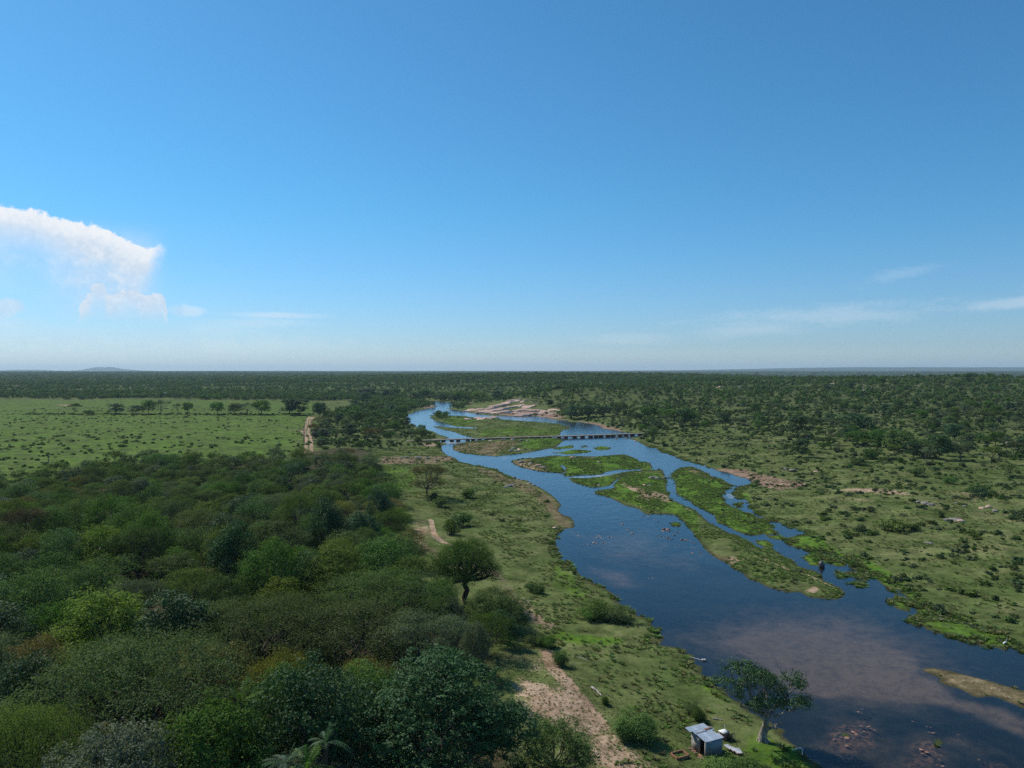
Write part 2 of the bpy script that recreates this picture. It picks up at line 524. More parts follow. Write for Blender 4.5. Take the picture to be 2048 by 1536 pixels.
# rows are lines of equal depth in front, arcs elsewhere
rad = np.where(np.cos(aa) > 0.78, dd / np.maximum(np.cos(aa), 0.5), dd / 0.78)
gx, gy = (rad * np.sin(aa)).ravel(), (rad * np.cos(aa)).ravel()
GP = np.stack([gx, gy], 1)
gsd = sd_water(GP)
gz = height(gx, gy, gsd)
V = np.stack([gx, gy, gz], 1)
ii, jj = np.meshgrid(np.arange(nd - 1), np.arange(na), indexing='ij')
j2 = (jj + 1) % na
F = np.stack([ii * na + jj, (ii + 1) * na + jj, (ii + 1) * na + j2, ii * na + j2], -1).reshape(-1, 4)

sand = np.zeros(len(V)); lush = np.zeros(len(V)); dirt = np.zeros(len(V)); reed = np.zeros(len(V)); bed = np.zeros(len(V)); wood = np.zeros(len(V))
def acc(arr, poly, soft, amt=1.0):
    np.maximum(arr, soft_poly(GP, grounds(poly), soft) * amt, out=arr)
def accl(arr, line, width, soft, amt=1.0):
    np.maximum(arr, soft_line(GP, grounds(line), width, soft) * amt, out=arr)

# bare sand
acc(sand, [(1000, 1300), (1090, 1300), (1180, 1360), (1260, 1450), (1360, 1560), (1200, 1640), (1060, 1470), (1005, 1380)], 6, .32)
acc(sand, [(1090, 1300), (1106, 1318), (1130, 1345), (1165, 1378), (1190, 1405), (1205, 1440), (1235, 1470), (1285, 1508), (1320, 1560), (1210, 1600), (1190, 1540), (1165, 1480), (1110, 1450), (1060, 1432), (1020, 1380), (1022, 1352),
           (1060, 1352), (1105, 1372), (1118, 1362), (1100, 1330)], 4, 0.7)
accl(sand, [(1096, 1306), (1108, 1338), (1138, 1370), (1172, 1410), (1200, 1452)], 1.2, .9, .8)
acc(sand, [(815, 1040), (868, 1035), (872, 1060), (850, 1080), (880, 1100), (905, 1112), (935, 1118), (925, 1125), (880, 1120), (840, 1100), (818, 1075)], 3, .45)
accl(sand, [(862, 1040), (868, 1068), (884, 1084), (905, 1090)], .7, .5, .9)
acc(dirt, Z5((900, 60), (1050, 130), (1340, 150), (1430, 290), (1500, 380), (1640, 490), (1760, 570), (1740, 610), (1640, 590), (1560, 520), (1440, 420), (1350, 240), (1200, 200), (960, 180)), 2.5, .58)
acc(sand, Z2((1590, 715), (1640, 740), (1700, 742), (1760, 765), (1850, 790), (1905, 825), (1850, 830), (1780, 812), (1740, 820), (1680, 805), (1710, 780), (1640, 760)), 2.5, 1.0)
acc(sand, Z3((0, 810), (60, 850), (130, 890), (60, 880)), 2, .5)
accl(sand, Z7((245, 90), (330, 140), (430, 175), (560, 215), (660, 260), (740, 300)), .45, .35, 1.0)
acc(sand, Z7((560, 325), (620, 300), (650, 318), (610, 340)), 1, 1.0)
acc(sand, Z7((0, 100), (60, 90), (130, 120), (60, 150)), 1.5, .6)
acc(dirt, Z3((240, 640), (400, 640), (520, 670), (640, 700), (760, 715), (760, 745), (620, 760), (520, 740), (462, 715), (400, 692), (300, 662)), 4, 1.0)
acc(sand, Z3((260, 642), (420, 645), (450, 675), (340, 665)), 3, .6)
acc(dirt, Z2((1330, 355), (1460, 372), (1570, 400), (1590, 418), (1480, 405), (1400, 378)), 3, 1.0)
acc(sand, Z2((380, 258), (470, 258), (495, 272), (440, 285), (400, 272)), 9, 1.0)
acc(dirt, Z2((120, 222), (280, 222), (300, 238), (180, 238)), 8, .9)
acc(sand, Z2((400, 487), (520, 487), (545, 505), (460, 508)), 3, .9)
acc(dirt, Z2((160, 560), (600, 560), (640, 600), (160, 610)), 5, .6)
acc(reed, Z2((930, 590), (1060, 582), (1160, 640), (1160, 655), (1050, 645), (960, 615)), 2.5, 1.0)
acc(sand, Z2((1000, 590), (1150, 625), (1150, 655), (1050, 640), (980, 612)), 2.5, .7)
acc(reed, Z2((600, 495), (800, 480), (1000, 480), (860, 540), (850, 562), (700, 545), (600, 525)), 3, .9)
acc(reed, Z2((740, 628), (930, 680), (1070, 745), (1190, 810), (1225, 870), (1280, 930), (1300, 990), (1225, 1000), (1170, 900), (1080, 800), (900, 720), (760, 660)), 4, .85)
acc(sand, Z2((900, 700), (1060, 750), (1120, 830), (1180, 880), (1200, 960), (1100, 900), (1000, 800)), 9, .42)
acc(reed, ISLANDS['sandbar'], 1.5, 1.6)
acc(sand, Z7((1400, 880), (1600, 905), (1900, 985), (2048, 1040), (2048, 1100), (1800, 1020), (1500, 930)), 2, .36)
acc(reed, Z2((1340, 560), (1420, 556), (1440, 575), (1370, 580)), 2, .8)
acc(reed, Z3((0, 600), (170, 625), (300, 690), (320, 720), (180, 690), (60, 640), (0, 640)), 3, .8)
acc(reed, Z6((1000, 20), (1100, 60), (1190, 100), (1330, 100), (1250, 160), (1180, 130)), 2, .8)
acc(dirt, Z2((560, 300), (1250, 300), (1250, 352), (900, 325), (680, 305)), 9, .8)
for q in (((870, 800), (1180, 815), (1200, 850), (1000, 815)), ((1060, 880), (1100, 870), (1130, 900)), ((1400, 830), (1500, 815), (1520, 850), (1450, 860)), ((1690, 855), (1760, 850), (1750, 870)), ((1820, 860), (1900, 850), (1910, 880)),
          ((1590, 940), (1690, 930), (1690, 950), (1600, 955)), ((900, 760), (1200, 745), (1500, 800), (1100, 780)), ((1200, 770), (1350, 770), (1350, 785)), ((1850, 925), (2048, 935), (2048, 960))):
    acc(sand, Z3(*q), 6, .62)
acc(sand, Z3((1250, 700), (2100, 760), (2300, 1300), (1700, 1250), (1300, 900)), 25, .34)
acc(sand, Z3((980, 150), (1200, 130), (1700, 110), (1700, 150), (1300, 170), (1000, 180)), 20, .5)
acc(sand, Z1((300, 318), (480, 318), (420, 328)), 9, .7)
acc(sand, Z1((1180, 470), (1360, 480), (1300, 510)), 14, .35)
acc(sand, Z3((380, 460), (640, 478), (640, 495), (480, 480)), 8, .4)
# lush waterside plants
acc(lush, Z2((1100, 575), (1620, 560), (1750, 620), (1460, 672), (1250, 684), (1170, 650)), 2.5, 1.0)
acc(lush, Z2((1020, 465), (1250, 455), (1260, 480), (1080, 530), (1000, 500)), 2.5, .75)
acc(lush, Z2((560, 330), (760, 350), (640, 400), (500, 390)), 5, .5)
acc(lush, Z2((760, 410), (1250, 405), (1240, 440), (760, 450)), 4, .5)
acc(lush, ISLANDS['reedy'], 2, .95)
acc(lush, Z2((1300, 700), (1560, 680), (1800, 660), (1900, 780), (2040, 880), (2040, 1060), (1900, 900), (1700, 860), (1440, 770), (1400, 740)), 3, .8)
acc(lush, Z3((0, 850), (60, 920), (160, 1000), (240, 1060), (120, 1020), (0, 900)), 2, .6)
acc(lush, Z3((350, 760), (430, 790), (480, 880), (450, 890), (400, 820)), 2, 1.0)
acc(lush, Z3((640, 1040), (800, 1020), (900, 1080), (1040, 1165), (900, 1130), (700, 1100)), 2, 1.0)
acc(lush, Z7((420, 0), (860, 90), (1000, 130), (1210, 250), (1230, 300), (1130, 300), (1000, 230), (850, 150), (700, 90)), 1.5, 1.0)
acc(lush, Z7((1120, 310), (1250, 310), (1450, 430), (1800, 560), (2048, 690), (2048, 740), (1900, 727), (1500, 622), (1245, 530), (1160, 430)), 1.5, .55)
for k in LOWI: acc(lush, ISLANDS[k], 1, 1.0)
acc(lush, Z6((0, 590), (200, 620), (480, 650), (520, 700), (200, 690), (0, 650)), 2, .7)
acc(lush, Z6((1000, 950), (1150, 1000), (1280, 1100), (1200, 1090), (1050, 1010)), 2, .7)
acc(lush, Z6((0, 100), (120, 180), (300, 330), (200, 400), (0, 300)), 4, .55)
acc(lush, Z6((1400, 1300), (1700, 1400), (1850, 1560), (1200, 1560), (1250, 1420)), 2, .6)
acc(lush, Z2((170, 600), (420, 640), (400, 800), (150, 720)), 5, .5)
acc(lush, [(-700, 812), (0, 798), (300, 798), (640, 803), (640, 832), (612, 900), (560, 925), (330, 935), (0, 978), (-700, 1060)], 12, .44)
# sandy shoals and rock shelves under the water
acc(bed, [(1430, 1268), (1500, 1245), (1624, 1240), (1741, 1266), (1829, 1291), (1846, 1325), (1842, 1345), (1873, 1361), (1917, 1394), (2005, 1414), (2060, 1440), (2060, 1468), (1946, 1420), (1858, 1398), (1800, 1392), (1712, 1376), (1653, 1379), (1580, 1364), (1500, 1310)], 2.0, .9)
acc(bed, [(1380, 1270), (1500, 1215), (1700, 1220), (1850, 1290), (1900, 1390), (1700, 1385), (1480, 1320)], 12, .78)
acc(bed, [(1180, 1130), (1262, 1136), (1265, 1165), (1240, 1172), (1200, 1145)], 5, .75)
acc(bed, [(1130, 1060), (1300, 1060), (1400, 1130), (1200, 1110)], 9, .42)
for (a, b, w_, h_) in ((1710, 1470, 75, 55), (1725, 1435, 30, 15), (1850, 1500, 60, 45), (1960, 1495, 50, 16), (1905, 1480, 70, 20), (1770, 1520, 60, 20)):
    acc(bed, [(a + w_ * math.cos(t) * (1 + .25 * math.sin(3 * t)), b + h_ * math.sin(t)) for t in np.linspace(0, 6.28, 12)[:-1]], 3.5, .42)
rockbed = np.zeros(len(V))
for (a, b, w_, h_) in ((1708, 1472, 60, 34), (1722, 1432, 22, 10), (1848, 1502, 40, 30), (1990, 1540, 40, 30)):
    np.maximum(rockbed, soft_poly(GP, grounds([(a + w_ * math.cos(t), b + h_ * math.sin(t)) for t in np.linspace(0, 6.28, 10)[:-1]]), 2.0), out=rockbed)
# the dirt track across the field and its side branch
for off in (-1.1, 1.1):
    base = [(624, 834), (618, 840), (617, 850), (613, 860), (612, 867), (617, 876), (618, 886), (616, 905)]
    g = grounds(base); g[:, 0] += off * 1.35
    np.maximum(sand, soft_line(GP, g, .8, .35) * 1.3, out=sand)
accl(sand, [(580, 861), (600, 862), (612, 865)], 1.6, 1.0, .9)
accl(sand, [(760, 796), (690, 795), (560, 793)], 3.5, 2, .6)
# woodland floor
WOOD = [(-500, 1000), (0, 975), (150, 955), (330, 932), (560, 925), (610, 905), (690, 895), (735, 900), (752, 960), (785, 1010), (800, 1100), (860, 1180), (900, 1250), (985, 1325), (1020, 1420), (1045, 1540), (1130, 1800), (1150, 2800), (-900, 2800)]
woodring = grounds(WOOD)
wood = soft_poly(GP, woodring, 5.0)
me = mesh_np('ground', V, F, smooth=True)
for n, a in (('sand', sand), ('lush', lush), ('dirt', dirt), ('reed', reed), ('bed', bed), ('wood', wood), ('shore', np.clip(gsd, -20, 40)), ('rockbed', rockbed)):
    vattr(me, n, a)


def mat(name):
    m = bpy.data.materials.new(name)
    m.use_nodes = True
    return m, Tree(m.node_tree)


def finish(T, bsdf, vol=None):
    o = T.node('ShaderNodeOutputMaterial')
    T.put(o.inputs[0], bsdf)


def principled(T, color, rough=0.8, spec=0.3, metal=0.0, normal=None):
    n = T.node('ShaderNodeBsdfPrincipled')
    T.put(n.inputs['Base Color'], color)
    T.put(n.inputs['Roughness'], rough)
    T.put(n.inputs['Metallic'], metal)
    T.put(n.inputs['Specular IOR Level'], spec)
    if normal is not None: T.put(n.inputs['Normal'], normal)
    return n.outputs[0]


def bump(T, h, dist, strength=1.0):
    b = T.node('ShaderNodeBump')
    T.put(b.inputs['Height'], h)
    b.inputs['Distance'].default_value = dist
    b.inputs['Strength'].default_value = strength
    return b.outputs[0]


gm, T = mat('ground_cover')
pos = T.node('ShaderNodeNewGeometry').outputs['Position']
nA = T.noise(pos, .012, 6, .6); nB = T.noise(pos, .07, 6, .62); nC = T.noise(pos, .45, 5, .6); nD = T.noise(pos, 2.6, 4, .65); nE = T.noise(pos, 1.1, 3, .6)
grass = T.mix(T.ss(nB * .65 + nA * .35, .38, .62), (.080, .106, .032), (.138, .150, .056))
grass = T.mix(T.ss(nC, .4, .68) * .6, grass, (.056, .092, .022))
grass = T.mix(T.ss(nD * .6 + nE * .4, .48, .66) * .5, grass, (.052, .088, .024))
grass = T.mix(T.ss(nB * .5 + nD * .5, .52, .64) * .45, grass, (.190, .170, .088))
lushc = T.mix(T.ss(nC * .6 + nD * .4, .36, .62), (.050, .115, .018), (.105, .165, .022))
c = T.mix(T.ss(T.attr('lush') + (nB + nC - 1.0) * .9, .25, .6), grass, lushc)
reedc = T.mix(T.ss(nC * .5 + nD * .5, .4, .6), (.11, .082, .045), (.21, .155, .09))
c = T.mix(T.ss(T.attr('reed') + (nC + nD - 1.0) * 1.3, .3, .6) * .85, c, reedc)
soil = T.mix(T.ss(nC * .5 + nE * .5, .4, .62), (.30, .205, .13), (.40, .29, .20))
soil = T.mix(T.ss(nB, .5, .7) * .5, soil, (.27, .155, .095))
c = T.mix(T.ss(T.attr('sand') + (nC * .55 + nD * .75 + nB * .5 - .90) * 1.25, .36, .56), c, soil)
dirtc = T.mix(T.ss(nD * .5 + nC * .5, .4, .6), (.185, .118, .078), (.29, .20, .14))
c = T.mix(T.ss(T.attr('dirt') + (nC + nD + nB - 1.5) * 1.1, .35, .6), c, dirtc)
zz = T.node('ShaderNodeSeparateXYZ'); T.put(zz.inputs[0], pos)
c = T.mix(T.ss(E(T, zz.outputs[2]) + (nB - .5) * 8, 4.5, 12) * .8, c, T.mix(T.ss(nC * .5 + nB * .5, .4, .6), (.046, .068, .022), (.100, .116, .044)))
nM = T.noise(pos, .16, 10, .82)
fv = T.ss(nM, .36, .64, .58, 1.38)
vv = T.node('ShaderNodeHueSaturation'); T.put(vv.inputs['Value'], fv); T.put(vv.inputs['Color'], c); c = vv.outputs[0]
# wet dark rim and sparse soil showing everywhere
sh = T.attr('shore')
c = T.mix(T.ss(sh + (nC - .5) * 2.5, .1, 1.6, .8, 0.0), c, (.045, .042, .022))
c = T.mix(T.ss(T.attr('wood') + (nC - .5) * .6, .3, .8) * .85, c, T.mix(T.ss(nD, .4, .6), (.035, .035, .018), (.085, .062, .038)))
# far country: scrub seen as colour only beyond what is planted
cd = T.node('ShaderNodeVectorMath', operation='LENGTH')
T.put(cd.inputs[0], pos)
cdist = E(T, cd.outputs['Value'])
nF = T.noise(T.vmul(pos, (1, .45, 1)), .011, 8, .68)
scrub = T.mix(T.ss(nF, .40, .60), (.028, .042, .018), (.058, .076, .034))
nG = T.noise(T.vmul(pos, (1, .5, 1)), .05, 5, .7)
scrub = T.mix(T.ss(nG, .50, .62) * .6, scrub, (.020, .030, .014))
c = T.mix(T.ss(cdist, 2200, 4800), c, scrub)
# riverbed
deepdark = T.mix(T.ss(nB * .6 + nC * .4, .35, .62), (.016, .019, .018), (.040, .040, .032))  # near-black bed colour stands in for light absorbed by deep water
bedsand = T.mix(T.ss(nE * .5 + nC * .5, .34, .6), (.19, .115, .085), (.28, .175, .125))
bc = T.mix(T.ss(T.attr('bed') + (nB - .5) * .5 + (nC - .5) * .5, .05, .95), deepdark, bedsand)
rk = T.mix(T.ss(nE, .42, .6), (.30, .15, .10), (.06, .04, .03))
bc = T.mix(T.ss(T.attr('rockbed') + (nC + nE - 1.0) * 1.6, .55, .8) * .8, bc, rk)
c = T.mix(T.ss(sh, -.35, -.05, 1.0, 0.0), c, bc)
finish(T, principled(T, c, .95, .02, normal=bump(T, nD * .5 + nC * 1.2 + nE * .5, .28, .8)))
me.materials.append(gm)
g = link('ground', me)
tag(g, kind='structure', label='green savanna ground with sandy bare patches sloping down to the river')

# ------------------------------------------------------------------ river water
wm_mask = (gsd < 3.0) & (gx > -420) & (gx < 420) & (gy < 1500) & (gy > 15)
fk = wm_mask[F].any(1)
used, inv = np.unique(F[fk], return_inverse=True)
wme = mesh_np('river_water', np.stack([gx[used], gy[used], np.zeros(len(used))], 1), inv.reshape(-1, 4), smooth=True)
WP = GP[used]
foam = np.zeros(len(used)); rip = np.zeros(len(used))
for poly, s, a in ((Z2((535, 478), (650, 478), (720, 476), (700, 488), (640, 492), (540, 492)), 1.5, .7),
                   (Z2((850, 565), (1000, 560), (1170, 560), (1160, 570), (940, 578), (900, 590), (850, 580)), 1.5, .52),
                   (Z2((1270, 685), (1460, 672), (1540, 672), (1540, 684), (1440, 688), (1290, 694)), 1.2, .66),
                   (Z2((1140, 505), (1400, 510), (1540, 530), (1700, 560), (1600, 552), (1250, 550), (1120, 550)), 3, .35),
                   (Z2((1310, 660), (1500, 655), (1700, 640), (1830, 640), (1700, 665), (1560, 680)), 2, .5),
                   (Z2((700, 555), (860, 565), (900, 590), (760, 590)), 3, .45),
                   (Z3((290, 785), (340, 780), (380, 800), (370, 815), (300, 810)), 1.2, .62),
                   (Z3((330, 740), (380, 738), (360, 760), (320, 765)), 1.2, .5),
                   (Z2((1300, 440), (1700, 445), (1690, 455), (1300, 455)), 2, .5),
                   (Z3((300, 790), (450, 850), (560, 930), (700, 1000), (600, 990), (420, 900), (330, 850)), 2, .3),
                   (Z3((40, 830), (170, 870), (400, 1020), (300, 990), (150, 900)), 1, .3),
                   (Z7((250, 0), (400, 40), (520, 100), (640, 180), (600, 160), (430, 90)), 1, .3),
                   (Z2((340, 350), (420, 400), (640, 440), (560, 440), (400, 400)), 3, .42),
                   (Z2((560, 390), (800, 392), (780, 402), (600, 396)), 1.5, .6),
                   (Z2((600, 300), (760, 322), (1000, 338), (900, 345), (640, 318)), 4, .35),
                   (Z2((400, 300), (560, 275), (560, 300), (420, 330)), 6, .3)):
    np.maximum(foam, soft_poly(WP, plane(poly), s) * a, out=foam)
np.maximum(rip, soft_poly(WP, plane([(820, 800), (1350, 800), (1420, 940), (1300, 1060), (1420, 1130), (1200, 1110), (1110, 1020), (880, 900)]), 12), out=rip)
vattr(wme, 'foam', foam); vattr(wme, 'rip', rip)
wm, T = mat('river_water')
pos = T.node('ShaderNodeNewGeometry').outputs['Position']
w1 = T.noise(T.vmul(pos, (.8, .45, 1)), .55, 5, .6, .6); w2 = T.noise(pos, 2.4, 4, .6, .3); w3 = T.noise(T.vmul(pos, (1, .6, 1)), .09, 5, .6, .5)
rp = T.attr('rip')
hgt = w1 * (.30 + rp * .55) + w2 * .10 + w3 * rp * 1.2
nrm = bump(T, hgt, .2, .55)
fr = T.node('ShaderNodeFresnel'); fr.inputs['IOR'].default_value = 1.33
T.put(fr.inputs['Normal'], nrm)
gl = T.node('ShaderNodeBsdfGlossy'); gl.inputs['Roughness'].default_value = .15
T.put(gl.inputs['Normal'], nrm)
T.put(gl.inputs['Color'], (.92, .96, 1.0))
tr = T.node('ShaderNodeBsdfTransparent')
T.put(tr.inputs['Color'], (.62, .68, .66))
mx = T.node('ShaderNodeMixShader')
T.put(mx.inputs[0], fr.outputs[0]); T.put(mx.inputs[1], tr.outputs[0]); T.put(mx.inputs[2], gl.outputs[0])
fo = T.attr('foam')
w4 = T.noise(T.vmul(pos, (.5, 1.3, 1)), .9, 6, .7, .8)
fmask = T.ss(fo + (w4 - .5) * 1.9 + (w2 - .5) * .7, .62, .86) * T.ss(fo, .02, .2)
df = T.node('ShaderNodeBsdfDiffuse'); T.put(df.inputs['Color'], (.62, .65, .66))
mf = T.node('ShaderNodeMixShader')
T.put(mf.inputs[0], fmask * .85); T.put(mf.inputs[1], mx.outputs[0]); T.put(mf.inputs[2], df.outputs[0])
finish(T, mf.outputs[0])
wme.materials.append(wm)
river = link('river', wme)
tag(river, kind='structure', label='shallow blue river winding around green islands with small rapids')

# ------------------------------------------------------------------ foliage and bark
def leaf_mat(name, dark, light, transl=.30, rough=.8, spec=.06, obj_var=.28, far=False):
    m, T = mat(name)
    a = T.attr('tint')
    oi = T.node('ShaderNodeObjectInfo')
    rnd = E(T, oi.outputs['Random'])
    c = T.mix(a, dark, light)
    hs = T.node('ShaderNodeHueSaturation')
    T.put(hs.inputs['Hue'], T.lin(T.m('FRACT', rnd * 7.31), 0, 1, .478, .512))
    T.put(hs.inputs['Saturation'], T.lin(T.m('FRACT', rnd * 3.77), 0, 1, .82, 1.08))
    T.put(hs.inputs['Value'], T.lin(rnd, 0, 1, 1 - obj_var, 1 + obj_var))
    T.put(hs.inputs['Color'], c)
    p = principled(T, hs.outputs[0], rough, spec)
    t = T.node('ShaderNodeBsdfTranslucent')
    T.put(t.inputs[0], T.mix(1.0, hs.outputs[0], (1.0, 1.15, .55), 'MULTIPLY'))
    x = T.node('ShaderNodeMixShader')
    x.inputs[0].default_value = transl
    T.put(x.inputs[1], p); T.put(x.inputs[2], t.outputs[0])
    finish(T, x.outputs[0])
    return m


def bark_mat(name, a, b):
    m, T = mat(name)
    tc = T.node('ShaderNodeTexCoord').outputs['Object']
    n = T.noise(T.vmul(tc, (1, 1, .35)), 3.5, 6, .65)
    finish(T, principled(T, T.mix(T.ss(n, .38, .62), a, b), .9, .1, normal=bump(T, n, .06, .8)))
    return m


LM = {
    'olive': leaf_mat('olive_leaves', (.054, .094, .022), (.130, .185, .048)),
    'green': leaf_mat('green_leaves', (0.046, 0.098, 0.022), (0.116, 0.201, 0.044)),
    'dark': leaf_mat('dark_glossy_leaves', (0.029, 0.068, 0.024), (0.071, 0.137, 0.054), .22, .65, .14, .2),
    'grey': leaf_mat('grey_green_leaves', (0.063, 0.095, 0.044), (0.151, 0.195, 0.098)),
    'silver': leaf_mat('silver_leaves', (0.076, 0.107, 0.054), (0.189, 0.238, 0.134), .2, .8, .06, .12),
    'lime': leaf_mat('lime_leaves', (0.073, 0.122, 0.017), (0.189, 0.244, 0.037), .3),
    'gold': leaf_mat('yellow_green_leaves', (0.104, 0.107, 0.024), (0.226, 0.207, 0.055), .3),
    'rust': leaf_mat('brownish_leaves', (0.085, 0.076, 0.027), (0.165, 0.140, 0.051), .28),
    'teal': leaf_mat('blue_green_leaves', (.028, .070, .026), (.074, .142, .056), .18, .6, .12, .12),
    'bush': leaf_mat('bush_leaves', (0.049, 0.100, 0.024), (0.128, 0.207, 0.054)),
    'reed': leaf_mat('reed_blades', (0.110, 0.122, 0.044), (0.256, 0.256, 0.116)),
    'herb': leaf_mat('fresh_herb_leaves', (.066, .138, .026), (.145, .235, .048)),
    'twig': leaf_mat('bare_grey_twigs', (0.134, 0.116, 0.104), (0.293, 0.256, 0.232), .0, .8, .1),
}
BARK = bark_mat('grey_brown_bark', (.060, .046, .035), (.17, .14, .115))
BARKD = bark_mat('dark_bark', (.035, .027, .020), (.09, .072, .055))
BARKP = bark_mat('pale_bark', (.16, .13, .105), (.36, .31, .26))


def leaf_quads(C, N, L, Wd, rng):
    """rhombic leaves at C, facing roughly N"""
    n = len(C)
    N = N / (np.linalg.norm(N, axis=1, keepdims=True) + 1e-9)
    t = rng.normal(size=(n, 3))
    t -= (t * N).sum(1, keepdims=True) * N
    t /= (np.linalg.norm(t, axis=1, keepdims=True) + 1e-9)
    b = np.cross(N, t)
    l = (L * rng.uniform(.65, 1.35, n))[:, None] * .5
    w = l * Wd
    droop = N * l * .25
    P = np.stack([C - t * l - droop, C + b * w, C + t * l - droop, C - b * w], 1)
    return P.reshape(-1, 3)


def tubes(paths, sides=5):
    """paths: list of (points Nx3, radii N) -> V, F quads"""
    Vs, Fs, off = [], [], 0
    ang = np.arange(sides) * 2 * math.pi / sides
    for P, r in paths:
        P = np.asarray(P, float); r = np.asarray(r, float)
        d = np.gradient(P, axis=0)
        d /= (np.linalg.norm(d, axis=1, keepdims=True) + 1e-9)
        ref = np.where(np.abs(d[:, 2:3]) > .9, np.array([[1., 0, 0]]), np.array([[0, 0, 1.]]))
        u = np.cross(d, ref); u /= (np.linalg.norm(u, axis=1, keepdims=True) + 1e-9)
        w = np.cross(d, u)
        ring = P[:, None] + r[:, None, None] * (np.cos(ang)[None, :, None] * u[:, None] + np.sin(ang)[None, :, None] * w[:, None])
        n = len(P)
        Vs.append(ring.reshape(-1, 3))
        i, j = np.meshgrid(np.arange(n - 1), np.arange(sides), indexing='ij')
        k = (j + 1) % sides
        Fs.append((np.stack([i * sides + j, i * sides + k, (i + 1) * sides + k, (i + 1) * sides + j], -1).reshape(-1, 4)) + off)
        off += n * sides
    return np.concatenate(Vs), np.concatenate(Fs)


def bend(a, b, rng, n=5, wob=.08, sag=.0):
    a, b = np.asarray(a, float), np.asarray(b, float)
    t = np.linspace(0, 1, n)[:, None]
    L = np.linalg.norm(b - a)
    P = a + (b - a) * t
    P += rng.normal(size=(n, 3)) * wob * L * (np.sin(t * math.pi))
    P[:, 2] += (np.sin(t[:, 0] * math.pi)) * L * sag
    return P


